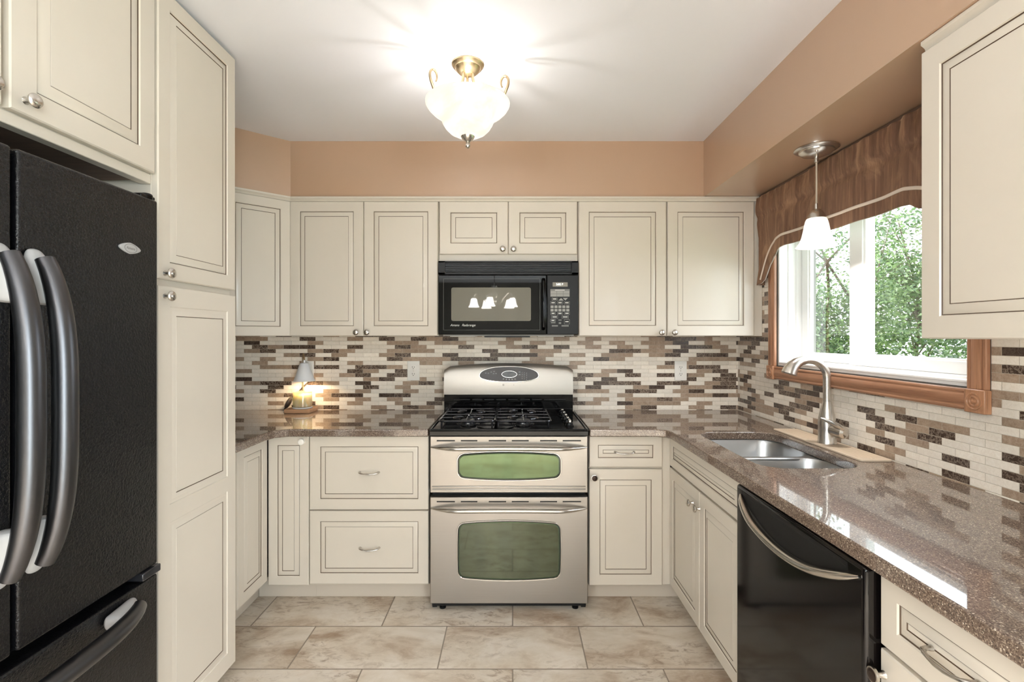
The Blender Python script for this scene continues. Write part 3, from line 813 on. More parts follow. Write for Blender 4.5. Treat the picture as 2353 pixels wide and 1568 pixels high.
GZ = .9085
def grate(x0, x1):
    y0, y1 = 2.432, 2.842; g = MB(); r = .0052; ym = (y0 + y1) / 2; xm = (x0 + x1) / 2
    P = rrect(x0, x1, y0, y1, .028, 5); P = P + [P[0]]
    g.tube([(x, y, GZ) for x, y in P], r, M['iron'], 8, cap=False)
    g.tube([(x0, ym, GZ), (x1, ym, GZ)], r, M['iron'], 8)
    for by in ((y0 + ym) / 2, (ym + y1) / 2):
        # curved ribs round each burner, and the four fingers over it
        for s in (1, -1):
            A = [(xm + s * .070 * cos(radians(a)) * 1.1, by + .058 * sin(radians(a)), GZ + .001) for a in range(-62, 63, 12)]
            g.tube(A, r * .9, M['iron'], 8)
            g.tube([(xm + s * .077, by, GZ + .001), (xm + s * (x1 - x0) / 2, by, GZ)], r * .9, M['iron'], 8)
            g.tube([(xm + s * .077, by, GZ + .001), (xm + s * .026, by, GZ + .006)], r * .85, M['iron'], 8)
            yo = by + s * (y1 - y0) / 4
            g.tube([(xm, yo, GZ), (xm, by + s * .050, GZ + .005), (xm, by + s * .024, GZ + .010)], [r, r, r * .7], M['iron'], 8)
    for x in (x0 + .012, x1 - .012):
        for y in (y0 + .012, y1 - .012): g.tube([(x, y, GZ), (x, y, .8803)], r * .9, M['iron'], 8)
    go = plab(g.build('grate', rg), 'glossy dark cast grate over two burners')
    for by in ((y0 + ym) / 2, (ym + y1) / 2):
        bu = MB().lathe([(.060, .8803), (.058, .8825), (.046, .8835), (.040, .8835), (.038, .893)], (xm, by, 0), M['iron'], 28).build('burner', rg)
        MB().lathe([(.041, .8932), (.042, .896), (.038, .8995), (.010, .9005)], (xm, by, 0), M['cap'], 28).build('burner_cap', bu)
grate(-.364, -.0905); grate(-.0835, .190)
for i in range(5):
    y = 2.462 + i * .0925
    k = MB().lathe([(.023, .8803), (.023, .884), (.019, .887), (.0175, .897), (.014, .899)], (.283, y, 0), M['blacks'], 20)
    k = plab(k.build('control_knob', rg), 'black burner knob with a bright metal grip')
    MB().box(.2765, .2895, y - .029, y + .029, .8992, .914, M['chrome']).build('knob_grip', k, bevel=.004)

# backguard
bg = MB(); N = 24; top = []
for i in range(N + 1):
    t = i / N; x = -.4027 + .7569 * t; e = min(t, 1 - t) * .7569
    z = 1.1455 + .0215 * (1 - (2 * t - 1) ** 2)
    if e < .018: z -= .018 - sqrt(max(0, .018 ** 2 - (.018 - e) ** 2))
    top.append((x, z))
rings = []
for x, zt in top:
    fr_ = [(x, 2.886 + (.007 if k == 12 else .0015 if k == 11 else 0), .986 + (zt - .986) * k / 12) for k in range(13)]
    rings.append(fr_ + [(x, 2.990, zt - .002), (x, 2.990, .986)])
bg.loft(rings, M['steel'])
bgo = plab(bg.build('backguard', rg, angle=30), 'stainless backguard with an arched top')
lo = MB(); lo.box(-.4020, .3535, 2.893, 2.985, .8765, .985, M['black'])
lo.build('rear_vent_panel', rg, bevel=.003)
v = MB(); v.box(-.33, .29, 2.882, 2.8928, .966, .984, M['black']); v.box(-.35, .31, 2.8895, 2.8928, .952, .960, M['void'])
for i in range(7): v.box(-.25 + .07 * i, -.235 + .07 * i, 2.8885, 2.8928, .952, .960, M['black'])
v.box(-.4015, .353, 2.889, 2.8928, .9445, .9475, M['blacks']); v.box(-.4015, .353, 2.886, 2.8928, .900, .904, M['iron'])
v.build('vent_louver', rg, bevel=.0015)
def lens(cx, cz, hw, up, dn, n=48, p=2.5):
    o = []
    for i in range(n):
        a = 2 * pi * i / n; c_, s_ = cos(a), sin(a); e = 2 / p
        o.append((cx + hw * (abs(c_) ** e) * (1 if c_ >= 0 else -1), cz + (up if s_ >= 0 else dn) * (abs(s_) ** e) * (1 if s_ >= 0 else -1)))
    return o
YP = 2.8860
L0 = lens(-.0215, 1.0965, .1735, .053, .037, p=2.25)
f = MB(); f.loft([[(u, YP - .0002, z) for u, z in inset(L0, -.003)], [(u, YP - .003, z) for u, z in inset(L0, -.001)], [(u, YP - .003, z) for u, z in inset(L0, .0015)], [(u, YP - .0008, z) for u, z in inset(L0, .003)]], M['chrome'], False, False)
f.build('control_bezel', bgo)
cp = MB(); cp.loft([[(u, YP - .0003, z) for u, z in inset(L0, .0025)], [(u, YP - .0012, z) for u, z in inset(L0, .0026)]], M['panelbrown'])
cpo = cp.build('control_panel', bgo)
L1 = lens(-.0195, 1.1045, .0465, .0215, .0215, p=2.0)
f = MB(); f.loft([[(u, YP - .0014, z) for u, z in L1], [(u, YP - .0042, z) for u, z in inset(L1, .0012)], [(u, YP - .0042, z) for u, z in inset(L1, .0032)], [(u, YP - .0016, z) for u, z in inset(L1, .0048)]], M['chrome'], False, False)
f.build('display_bezel', cpo)
MB().loft([[(u, YP - .0014, z) for u, z in inset(L1, .004)], [(u, YP - .0022, z) for u, z in inset(L1, .0045)]], M['smoke']).build('clock_display', cpo)
for i in range(5):
    x = -.0535 + i * .0168; z = 1.0765 - .0028 * (1 - ((i - 2) / 2) ** 2)
    MB().lathe([(.0058, YP - .0013), (.0052, YP - .0030), (.003, YP - .0034)], (x, 0, z), M['button'], 16, 'y', sy=.62).build('mode_button', cpo)
class Each:
    def __init__(s, name, par): s.name = name; s.par = par
    def box(s, *a): MB().box(*a).build(s.name, s.par)
    def prism(s, *a): MB().prism(*a).build(s.name, s.par)
lg = Each('printed_legend', cpo)
for r in range(4):
    for q in range(3): lg.box(.0545 + q * .0135, .0562 + q * .0135, YP - .0016, YP - .0013, 1.1135 - r * .0118 - q * .0022, 1.1160 - r * .0118 - q * .0022, M['legend'])
for q, (x, z) in enumerate(((.0405, 1.1135), (.0405, 1.0990))):
    lg.box(x - .006, x + .006, YP - .0016, YP - .0013, z, z + .0008, M['dim']); lg.box(x - .005, x + .005, YP - .0016, YP - .0013, z + .003, z + .0042, M['legend']); lg.box(x - .006, x + .006, YP - .0016, YP - .0013, z + .006, z + .0068, M['dim'])
for x, z in ((-.158, 1.1085), (-.143, 1.1075), (-.126, 1.1145), (-.109, 1.1180), (-.112, 1.1050), (-.098, 1.1060)):
    lg.box(x - .0055, x + .0055, YP - .0016, YP - .0013, z, z + .0008, M['dim']); lg.box(x - .004, x + .004, YP - .0016, YP - .0013, z + .0025, z + .0036, M['legend'])
Mx = lambda x, y, z: WM[rg.name].inverted() @ FRONT(x, y, z)
text_mesh('12:02', .012, M['dim'], 'clock_digits', cpo, Mx(-.014, YP - .0024, 1.1065), .1)
em = MB(); em.lathe([(.0052, YP - .0002), (.0052, YP - .0008), (.0036, YP - .0008), (.0036, YP - .0002)], (-.0545, 0, 1.0425), M['panelbrown'], 20, 'y', False, False)
em.box(-.0575, -.0515, YP - .0008, YP - .0002, 1.0418, 1.0432, M['panelbrown']); em.build('maker_emblem', bgo)
MB().box(-.046, -.030, YP - .0006, YP - .0001, 1.0421, 1.0428, M['dim']).build('maker_line', bgo)
em = MB(); em.tube([(.006, YP - .0004, 1.0455), (.0085, YP - .0004, 1.0425), (.006, YP - .0004, 1.0395)], .0009, M['panelbrown'], 6)
em.build('maker_mark', bgo)

for o in [bgo] + list(bgo.children_recursive):          # the face of the backguard curves back towards its top
    for v_ in o.data.vertices: v_.co.y += .75 * max(0.0, v_.co.z - .986) ** 2 if v_.co.y < .25 else 0.0

# ------------------------------------------------------------------ microwave
MX0, MX1 = -.4023, .3553; MF = 2.668
mw = thing('microwave', 'black over-the-range microwave under the short cabinet', 'microwave', ((MX0 + MX1) / 2, 2.84, 1.335))
MB().box(MX0 + .004, MX1 - .004, MF + .030, YB - .009, 1.337, 1.7395, M['blacks']).build('body', mw, bevel=.002)
g = MB(); g.box(MX0, MX1, MF + .012, MF + .0295, 1.6610, 1.7350, M['blacks'])
for a, b_, c_, d_ in ((MX0, MX1, 1.7245, 1.735), (MX0, MX1, 1.661, 1.6735), (MX0, MX0 + .038, 1.661, 1.735), (MX1 - .038, MX1, 1.661, 1.735)): g.box(a, b_, MF, MF + .013, c_, d_, M['blacks'])
gv = g.build('vent_grille', mw, bevel=.002)
lv = MB()
for i in range(5):
    z = 1.6775 + i * .0097
    lv.loft([[(x, MF + .002, z + .0055), (x, MF + .011, z + .0065), (x, MF + .011, z + .0035), (x, MF + .002, z + .0015)] for x in (MX0 + .037, MX1 - .037)], M['black'])
lv.build('louver', gv)
d = MB(); d.box(MX0, .1835, MF, MF + .0295, 1.337, 1.6585, M['mwglass'])
dr = plab(d.build('door', mw, bevel=.004), 'glossy black glass door')
MB().prism(rrect(-.3317, .0988, 1.410, 1.591, .010, 4), MF - .0008, MF - .0001, M['mwscreen'], 'xz').build('viewing_window', dr)
bd = MB()
for a, b_, c_, d_ in ((-.3745, .148, 1.6375, 1.6385), (-.3745, .148, 1.3605, 1.3615), (-.3745, -.3733, 1.3605, 1.6385), (.1470, .1482, 1.3605, 1.6385)): bd.box(a, b_, MF - .0012, MF - .0001, c_, d_, M['dim'])
bd.build('trim_line', dr)
MB().tube([(.1665, MF - .001, 1.368), (.1665, MF - .020, 1.380), (.1665, MF - .026, 1.42), (.1665, MF - .028, 1.50), (.1665, MF - .026, 1.58), (.1665, MF - .020, 1.622), (.1665, MF - .001, 1.634)], .0105, M['black'], 14).build('handle', dr)
Mw = lambda x, y, z: WM[mw.name].inverted() @ FRONT(x, y, z)
text_mesh('Amana', .0175, M['legend'], 'maker_lettering', dr, Mw(-.3135, MF - .0003, 1.3870), .35)
text_mesh('Radarange', .0175, M['legend'], 'model_lettering', dr, Mw(-.2385, MF - .0003, 1.3870), .35)
c_ = MB(); c_.box(.1855, MX1, MF, MF + .0295, 1.337, 1.6585, M['blacks'])
cp = c_.build('control_panel', mw, bevel=.003)
def px(x): return .1790 + (x / 1031 * 96 + 1240 - 1254) / 425.0
def pz(y): return 1.33 - (630 + y / 1568 * 146 - 772) / 425.0
def cell(mb, x0, y0, x1, y1, m, t=.0012): mb.box(px(x0), px(x1), MF - t, MF - .0001, pz(y1), pz(y0), m)
a = MB(); cell(a, 320, 205, 690, 312, M['lcd'], .0008); di = a.build('display', cp)
text_mesh('3:02 P', .0155, M['digit'], 'display_digits', di, Mw((px(400) + px(580)) / 2, MF - .0010, pz(258)))
a = Each('keypad_button', cp); cell(a, 262, 372, 740, 560, M['dim'], .0005)
for r in range(2):
    for q in range(3): cell(a, 272 + q * 158, 420 + r * 76, 416 + q * 158, 482 + r * 70, M['button'])
cell(a, 380, 388, 616, 406, M['legend'], .0009)
for r in range(2):
    for q in range(5): cell(a, 268 + q * 97, 776 + r * 86, 344 + q * 97, 842 + r * 84, M['button'])
z = (pz(655) + pz(595)) / 2
a.prism([(px(462), pz(655)), (px(592), pz(655)), (px(527), pz(592))], MF - .0012, MF - .0001, M['button'], 'xz'); a.prism([(px(570), pz(592)), (px(696), pz(592)), (px(633), pz(652))], MF - .0012, MF - .0001, M['button'], 'xz')
a = Each('key_legend', cp)
for x0, y0, x1, y1 in ((300, 585, 440, 655), (262, 675, 400, 750), (435, 675, 572, 750), (602, 675, 740, 750), (268, 945, 395, 1005), (434, 945, 568, 1005), (605, 945, 740, 1005), (290, 1025, 450, 1102), (545, 1025, 715, 1102), (262, 1118, 392, 1180), (604, 1118, 740, 1240)):
    o = MB()
    for e in ((x0, y0, x1, y0 + 8), (x0, y1 - 8, x1, y1), (x0, y0, x0 + 8, y1), (x1 - 8, y0, x1, y1)): cell(o, *e, M['dim'], .0006)
    o.build('key_outline', cp)
    ym = (y0 + y1) / 2; cell(a, x0 + 28, ym - 14, x1 - 28, ym + 8, M['legend'], .0006)
for x0, y0, x1, y1 in ((300, 1262, 450, 1296), (540, 1262, 716, 1296), (462, 1125, 540, 1150), (470, 1190, 530, 1232), (280, 1190, 390, 1215)): cell(a, x0, y0, x1, y1, M['dim'], .0006)
un = MB()
un.box(MX0 + .02, MX1 - .02, MF + .04, 2.99, 1.3285, 1.3365, M['button'])
uo = un.build('underside', mw)
v = MB(); v.box(-.345, -.205, 2.72, 2.86, 1.3255, 1.3284, M['legend']); v.build('light_lens', uo)
v = MB(); v.box(.14, .285, 2.72, 2.86, 1.3255, 1.3284, M['legend']); v.build('light_lens', uo)
v = MB(); v.box(-.155, .095, 2.70, 2.90, 1.3215, 1.3284, M['void']); v.build('grease_filter', uo)

# ------------------------------------------------------------------ fridge
fg = thing('refrigerator', 'black textured french-door refrigerator beside the pantry', 'refrigerator', (-1.40, .993, 0))
FXF = -1.000
MB().box(-1.760, FXF - .064, .600, 1.385, .020, 1.6800, M['blacks']).build('body', fg, bevel=.004)
def fdoor(y0, y1, z0, z1, nm, label):
    d = MB().box(FXF - .060, FXF, y0, y1, z0, z1, M['fridge']); return plab(d.build(nm, fg, bevel=.006, segs=3), label)
d1 = fdoor(.9975, 1.391, .690, 1.7095, 'door', 'right-hand fridge door with an oval maker badge')
d2 = fdoor(.595, .9855, .690, 1.7095, 'door', 'left-hand fridge door')
d3 = fdoor(.595, 1.391, .060, .662, 'freezer_drawer', 'wide bottom freezer drawer')
def bow_handle(par, pts_fn, a, b_, horizontal=False):
    """thick bowed bar with pale sleeves where it meets the door"""
    N = 28; P, Rr = [], []
    for i in range(N + 1):
        t = i / N; q = 1 - abs(2 * t - 1) ** 3.2; out = .014 + .060 * q ** .8
        P.append(pts_fn(a + (b_ - a) * t, out)); Rr.append(.0165 + .0060 * q)
    h = MB(); h.tube(P[1:-1], Rr[1:-1], M['handle'], 18, .95)
    ho = plab(h.build('handle', par), 'bowed dark satin bar handle with pale end caps')
    for s, sl in ((0, slice(0, 6)), (1, slice(-6, None))):
        pp = P[sl] if s == 0 else P[sl][::-1]; c = MB(); rings = []
        n = len(pp)
        for i, p_ in enumerate(pp):
            w_ = .0245 - .0045 * (i / (n - 1)) if i else .015
            base = pts_fn((a + (b_ - a) * (i / N)) if s == 0 else (b_ - (b_ - a) * (i / N)), .0006)
            top = Vector(p_) - (Vector(p_) - Vector(base)).normalized() * (.000 if i < 1 else .004)
            if (top - Vector(base)).length < .006: top = Vector(base) + Vector((.006, 0, 0))
            ax = Vector((0, 0, 1)) if horizontal else Vector((0, 1, 0))
            rings.append([tuple(Vector(base) + ax * w_), tuple(top * .6 + Vector(base) * .4 + ax * w_ * .98), tuple(top + ax * w_ * .62), tuple(top - ax * w_ * .62), tuple(top * .6 + Vector(base) * .4 - ax * w_ * .98), tuple(Vector(base) - ax * w_)])
        c.loft(rings, M['grip'])
        co = plab(c.build('handle_cap', ho, angle=80), 'pale grey end cap')
        sb = co.modifiers.new('round', 'SUBSURF'); sb.levels = 2; sb.render_levels = 2
bow_handle(d1, lambda t, o_: (FXF + o_, 1.022, t), .838, 1.512)
bow_handle(d2, lambda t, o_: (FXF + o_, .950, t), .838, 1.512)
bow_handle(d3, lambda t, o_: (FXF + o_, t, .628), .700, 1.300, True)
hg = MB(); hg.box(FXF - .16, FXF - .012, 1.345, 1.398, 1.7105, 1.7215, M['black']); hg.lathe([(.016, 1.7105), (.016, 1.7235), (.012, 1.7265)], (FXF - .022, 1.376, 0), M['black'], 16)
hg.build('hinge_cover', fg, bevel=.003)
hb = MB(); hb.box(FXF - .05, FXF + .004, 1.330, 1.3985, .6655, .6865, M['iron']); hb.build('hinge_bracket', fg, bevel=.003)
bp = []
for i in range(40):
    a = 2 * pi * i / 40; u = .036 * (abs(cos(a)) ** .95) * (1 if cos(a) >= 0 else -1); v_ = .0145 * sin(a) * (.55 + .45 * (1 - (abs(u) / .036) ** 1.1)) ** .8
    bp.append((1.2865 + u, 1.558 + v_))
bd = MB(); bd.loft([[(FXF + .0003, u, w_) for u, w_ in bp], [(FXF + .0035, u, w_) for u, w_ in bp], [(FXF + .0048, u, w_) for u, w_ in inset(bp, .0018)]], M['grip'])
bo = plab(bd.build('badge', d1), 'small pale oval maker badge')
ov = [(1.2865 + .0205 * cos(2 * pi * i / 28), 1.558 + .0112 * sin(2 * pi * i / 28)) for i in range(28)]
rr_ = MB(); rr_.tube([(FXF + .0049, u, w_) for u, w_ in ov + [ov[0]]], .0007, M['dim'], 6, cap=False); rr_.build('badge_ring', bo)
text_mesh('Amana', .0105, M['dim'], 'badge_lettering', bo, WM[fg.name].inverted() @ Matrix(((0, 0, 1, FXF + .0050), (1, 0, 0, 1.2865), (0, 1, 0, 1.558), (0, 0, 0, 1))), .1)

# ------------------------------------------------------------------ dishwasher
dw = thing('dishwasher', 'glossy black dishwasher built in beside the sink cabinet', 'dishwasher', (1.06, 1.35, 0))
MB().box(.800, 1.36, 1.052, 1.648, .10, .832, M['blacks']).build('body', dw)
DXF = .748
d = MB().box(DXF, .790, 1.0485, 1.6520, .108, .8365, M['dwblack']); dd = d.build('door', dw, bevel=.010, segs=4)
MB().box(.86, .872, 1.05, 1.65, .002, .098, M['blacks']).build('toe_panel', dw)
pk = MB(); q0, q1 = 1.105, 1.600; n = 20; outer = []
up_ = [(q0 + (q1 - q0) * i / n, .812) for i in range(n + 1)]
lowr = [(q1 - (q1 - q0) * i / n, .806 - .062 * (1 - (1 - 2 * i / n) ** 2)) for i in range(n + 1)]
L = up_ + lowr
pk.loft([[(DXF - .0012, u, w_) for u, w_ in L], [(DXF - .0016, u, w_) for u, w_ in inset(L, .004)], [(DXF - .0002, u, w_) for u, w_ in inset(L, .012)]], M['void'], False, True)
plab(pk.build('pocket', dd), 'black scooped hand pocket')
h = MB(); pt = []; rr = []
for i in range(27):
    t = i / 26; y = 1.060 + (1.610 - 1.060) * t; q = 1 - (2 * t - 1) ** 2
    pt.append((DXF - .004 - .026 * min(1, q * 1.5) ** .8, y, .812 - .064 * q)); rr.append(.004 + .0085 * min(1, q * 3) ** .6)
h.tube(pt, rr, M['steel_s'], 14, .8); plab(h.build('handle', dd), 'bright curved bar handle')
# ------------------------------------------------------------------ window
wn = thing('window_1', 'white sliding window in an oak casing over the sink counter', 'window', (XR, (WY0 + WY1) / 2, WZ0)); struct(wn)
def frame_yz(mb, y0, y1, z0, z1, x0, x1, wd, m, wb=None, wt=None):
    wb = wb or wd; wt = wt or wd
    mb.box(x0, x1, y0, y0 + wd, z0, z1, m); mb.box(x0, x1, y1 - wd, y1, z0, z1, m)
    mb.box(x0, x1, y0 + wd, y1 - wd, z0, z0 + wb, m); mb.box(x0, x1, y0 + wd, y1 - wd, z1 - wt, z1, m)
j = MB(); e = .0015
frame_yz(j, WY0 + e, WY1 - e, WZ0 + e, WZ1 - e, XR + .001, XR + .165, .012, M['vinyl'])
for x0, x1, t in ((XR + .045, XR + .053, .020), (XR + .085, XR + .170, .024), (XR + .122, XR + .170, .030)): frame_yz(j, WY0 + .012, WY1 - .012, WZ0 + .012, WZ1 - .012, x0, x1, t - .012, M['vinyl'])
j.build('jamb', wn, bevel=.0012)
ca = MB(); ca.build
def casing(nm, mb): return plab(mb.build(nm, wn, bevel=.002), 'reddish oak casing board')
CY0, CY1, CZ0, CZ1 = 1.4165, 2.638, 1.1065, 2.085
def board(mb, y0, y1, z0, z1, m, along):
    # moulded board: flat with a raised centre bead
    x = XR - .0075
    prof = [(0, 0), (0, .013), (.12, .016), (.2, .013), (.32, .017), (.68, .017), (.8, .013), (.88, .016), (1, .013), (1, 0)]
    rings = []
    for e_ in (0, 1):
        r_ = []
        for t, h in prof:
            if along == 'y': r_.append((x - h, y0 + (y1 - y0) * e_, z0 + (z1 - z0) * t))
            else: r_.append((x - h, y0 + (y1 - y0) * t, z0 + (z1 - z0) * e_))
        rings.append(r_)
    mb.loft(rings, m)
B = .066
mb = MB(); board(mb, CY0 + B, CY1 - B, CZ0, CZ0 + B - .002, M['oak_y'], 'y'); casing('casing_bottom', mb)
mb = MB(); board(mb, CY1 - B, CY1 - .004, CZ0 + B, CZ1 - B, M['oak_z'], 'z'); casing('casing_side', mb)
mb = MB(); board(mb, CY0 + .004, CY0 + B, CZ0 + B, CZ1 - B, M['oak_z'], 'z'); casing('casing_side', mb)
mb = MB(); board(mb, CY0 + B, CY1 - B, CZ1 - B, CZ1, M['oak_y'], 'y'); casing('casing_top', mb)
for y in (CY0, CY1 - B):
    mb = MB(); mb.box(XR - .0295, XR - .0072, y, y + B, CZ0 - .004, CZ0 + B, M['oak_b'])
    o = mb.build('rosette_block', wn, bevel=.003)
    mb = MB(); x = XR - .0296; pr = [(.026, .0), (.0255, -.003), (.022, -.0035), (.020, -.0005), (.0165, -.0005), (.0145, -.0035), (.012, -.0035), (.010, -.0005), (.0075, -.0005), (.006, -.0035), (.001, -.0045)]
    mb.lathe(pr, (x, y + B / 2, CZ0 + B / 2 - .002), M['oak_b'], 28, 'x'); mb.build('carved_ring', o)
sb = MB()
sb.box(XR - .004, XR + .044, WY0 + .014, WY1 - .014, WZ0 + .0135, WZ0 + .022, M['vinyl']); sb.box(XR + .0445, XR + .150, WY0 + .014, WY1 - .014, WZ0 + .0135, WZ0 + .031, M['vinyl'])
sb.build('sill_track', wn, bevel=.002)
def sash(y0, y1, x0, x1, wd, wb, gx):
    s_ = MB(); z0, z1 = WZ0 + .032, WZ1 - .030
    frame_yz(s_, y0, y1, z0, z1, x0, x1, wd, M['vinyl'], wb, wd)
    frame_yz(s_, y0 + wd - .001, y1 - wd + .001, z0 + wb - .001, z1 - wd + .001, x0 + .008, x1 - .008, .009, M['vinyl'])
    so = s_.build('sash', wn, bevel=.002)
    MB().box(gx, gx + .004, y0 + wd, y1 - wd, z0 + wb, z1 - wd, M['glass']).build('glass_pane', so)
sash(2.075, WY1 - .032, XR + .108, XR + .140, .048, .034, XR + .122)
sash(WY0 + .020, 2.120, XR + .062, XR + .098, .078, .042, XR + .078)

# ------------------------------------------------------------------ valance
va = thing('valance', 'brown velvet window valance with cream braid along its scalloped hem', 'valance', (1.36, 2.03, 1.60))
VY0, VY1, VX, VT = 1.425, 2.690, 1.334, 2.078
BRAID = [(0, 1.612), (.040, 1.618), (.055, 1.668), (.075, 1.722), (.100, 1.766), (.140, 1.797), (.190, 1.815), (.25, 1.829), (9, 1.829)]
HEM = [(0, 1.606), (.05, 1.610), (.085, 1.628), (.115, 1.698), (.155, 1.735), (.195, 1.749), (.23, 1.770), (.27, 1.774), (9, 1.774)]
def zhem(e): return ztab(e, HEM)
def ztab(e, k):
    for (a, b_), (c_, d_) in zip(k, k[1:]):
        if e <= c_: return b_ + (d_ - b_) * (e - a) / (c_ - a)
def fold(y, v):
    """v 0 at the hem .. 1 at the top"""
    n1 = noise.noise((y * 7.0, v * 1.4, 1.0)); n2 = noise.noise((y * 26.0, v * 2.2, 5.0)); n3 = noise.noise((y * 3.2, 2.0, 9.0))
    hd = math.exp(-((v - .77) / .035) ** 2)
    up = max(0.0, (v - .74) / .26)
    lo = 1 - .6 * up
    val = .020 * n1 * lo + .0075 * n2 * (0.35 + 1.5 * up) + .008 * n3 + .006 * hd - .004 * math.exp(-((v - .88) / .07) ** 2)
    return max(-.0105, min(.020, val))
path = []
for i in range(6): path.append((1.374 - (1.374 - VX) * i / 6, VY1))
for i in range(261): path.append((VX, VY1 - (VY1 - VY0) * i / 260))
for i in range(1, 7): path.append((VX + (1.374 - VX) * i / 6, VY0))
NV = 44
def sheet(mat, off, flip=False):
    mb = MB(); rings = []
    for x, y in path:
        e_ = min(VY1 - y, y - VY0); zb = zhem(max(0, e_)); r_ = []
        for k in range(NV + 1):
            v = k / NV; z = zb + (VT - zb) * v; vv = (z - 1.60) / (VT - 1.60)
            front = abs(x - VX) < 1e-6
            r_.append((x + off + (fold(y, vv) if front else 0), y + (off * .9 if y > 2 and not front else (-off * .9 if not front else 0)), z))
        rings.append(r_)
    mb.loft(rings, mat, False, False, closed=False); return mb
f_ = sheet(M['velvet'], 0.0).build('fabric_panel', va, angle=80)
so = f_.modifiers.new('thick', 'SOLIDIFY'); so.thickness = .003; so.offset = 0
l_ = sheet(M['lining'], .006).build('lining_panel', va, angle=80)
so = l_.modifiers.new('thick', 'SOLIDIFY'); so.thickness = .002; so.offset = 0
pp = []
for i in range(3, 258):
    y = VY1 - (VY1 - VY0) * i / 260; e_ = max(0.0, min(VY1 - y, y - VY0))
    if e_ < .040: continue
    z = ztab(e_, BRAID)
    pp.append((VX + fold(y, (z - 1.60) / (VT - 1.60)) - .0035, y, z))
for _ in range(6):
    pp = [pp[0]] + [tuple((Vector(pp[i - 1]) + Vector(pp[i]) * 2 + Vector(pp[i + 1])) / 4) for i in range(1, len(pp) - 1)] + [pp[-1]]
br = MB(); br.tube(pp, .0062, M['braid'], 8, .45, up=(1, 0, 0)); plab(br.build('braid_trim', va, angle=80), 'cream braid trim')
rd = MB(); rd.box(1.342, 1.3745, VY0 + .004, VY1 - .004, 2.0785, 2.0905, M['inside']); rd.build('mounting_board', va)

# ------------------------------------------------------------------ light fittings
LX, LY = -.1768, 1.946
BULBS = ((.015, -.080), (-.036, .034))
cl = thing('ceiling_light', 'semi-flush alabaster bowl ceiling light with scrolled arms', 'ceiling light', (LX, LY, CEIL))
MB().lathe([(.0640, 2.4005), (.0640, 2.396), (.0600, 2.392), (.0560, 2.386), (.0510, 2.384), (.0470, 2.377), (.0360, 2.366), (.0200, 2.360), (.010, 2.359)], (LX, LY, 0), M['champ'], 36).build('ceiling_plate', cl)
for k in range(3):
    a = radians((220, 340, 100)[k]); ca_, sa = cos(a), sin(a)
    rod = [(.020, 2.366), (.021, 2.345), (.025, 2.325), (.036, 2.305), (.055, 2.285), (.070, 2.262), (.072, 2.235)]
    MB().tube([(LX + r * ca_, LY + r * sa, z) for r, z in rod], .0058, M['champ'], 10).build('support_rod', cl)
    sc = [(.072, 2.235), (.100, 2.228), (.135, 2.238), (.156, 2.258), (.168, 2.285)]
    sc += [(.156 + .0155 * cos(radians(t)), 2.303 + .0235 * sin(radians(t))) for t in range(-20, 215, 18)]
    sc += [(.1455, 2.286)]
    n = len(sc)
    MB().tube([(LX + r * ca_, LY + r * sa, z) for r, z in sc], [.0058 - .0022 * max(0, i - 8) / (n - 8) for i in range(n)], M['champ'], 10, .8).build('scroll_arm', cl)
bp_ = [(.166, 2.2475), (.1655, 2.242), (.158, 2.229), (.143, 2.214), (.125, 2.202), (.112, 2.192), (.1045, 2.181), (.0985, 2.166), (.088, 2.149), (.072, 2.133), (.050, 2.121), (.026, 2.1155)]
inn = [(r - .004, z + .003) for r, z in bp_[::-1]]; inn[-1] = (.1625, 2.2475)
o = MB().lathe(bp_ + [(.004, 2.1150), (.004, 2.1180)] + inn + [bp_[0]], (LX, LY, 0), M['bowl'], 56, cap0=False, cap1=False).build('glass_bowl', cl, angle=70)
MB().lathe([(.010, 2.124), (.0265, 2.1195), (.0275, 2.1165), (.0225, 2.106), (.012, 2.098), (.0060, 2.0945), (.0085, 2.0905), (.0060, 2.0880), (.0095, 2.0815), (.0092, 2.0760), (.0060, 2.0715), (.001, 2.0697)], (LX, LY, 0), M['nickel'], 28).build('finial', cl)
for k in range(2):
    x, y = LX + BULBS[k][0], LY + BULBS[k][1]
    MB().lathe([(.012, 2.168), (.012, 2.190), (.010, 2.196)], (x, y, 0), M['lampwhite'], 14).build('lamp_socket', cl)

def point(name, loc, energy, col, r=.02):
    l = bpy.data.lights.new(name, 'POINT'); l.energy = energy; l.color = col; l.shadow_soft_size = r
    o = bpy.data.objects.new(name, l); COL.objects.link(o); o.location = loc; return o
WARM = (1.0, .94, .905)

PX_, PY_ = 1.2360, 2.008
pn = thing('pendant_light', 'small pendant with a frosted bell shade hanging in front of the window', 'pendant light', (PX_, PY_, SOF))
MB().lathe([(.0815, -.0005), (.0820, -.004), (.076, -.008), (.064, -.0105), (.063, -.016), (.054, -.024), (.036, -.0305), (.014, -.034), (.006, -.0345)], (PX_, PY_, SOF), M['nickel'], 44).build('ceiling_plate', pn)
for a in (60, 240): MB().lathe([(.004, -.010), (.0045, -.028), (.003, -.031)], (PX_ + .05 * cos(radians(a)), PY_ + .05 * sin(radians(a)), SOF), M['nickel'], 10).build('screw_cap', pn)
MB().lathe([(.0085, -.0346), (.0085, -.056), (.005, -.058)], (PX_, PY_, SOF), M['nickel'], 16).build('cord_grip', pn)
MB().tube([(PX_, PY_, 2.0345), (PX_ + .0006, PY_, 1.95), (PX_, PY_, 1.864)], .0034, M['clearcord'], 8).build('cord', pn)
MB().lathe([(.0055, 1.868), (.0065, 1.852), (.0065, 1.846), (.014, 1.844), (.0235, 1.835), (.0300, 1.822), (.0335, 1.806)], (PX_, PY_, 0), M['nickel'], 32).build('socket_cup', pn)
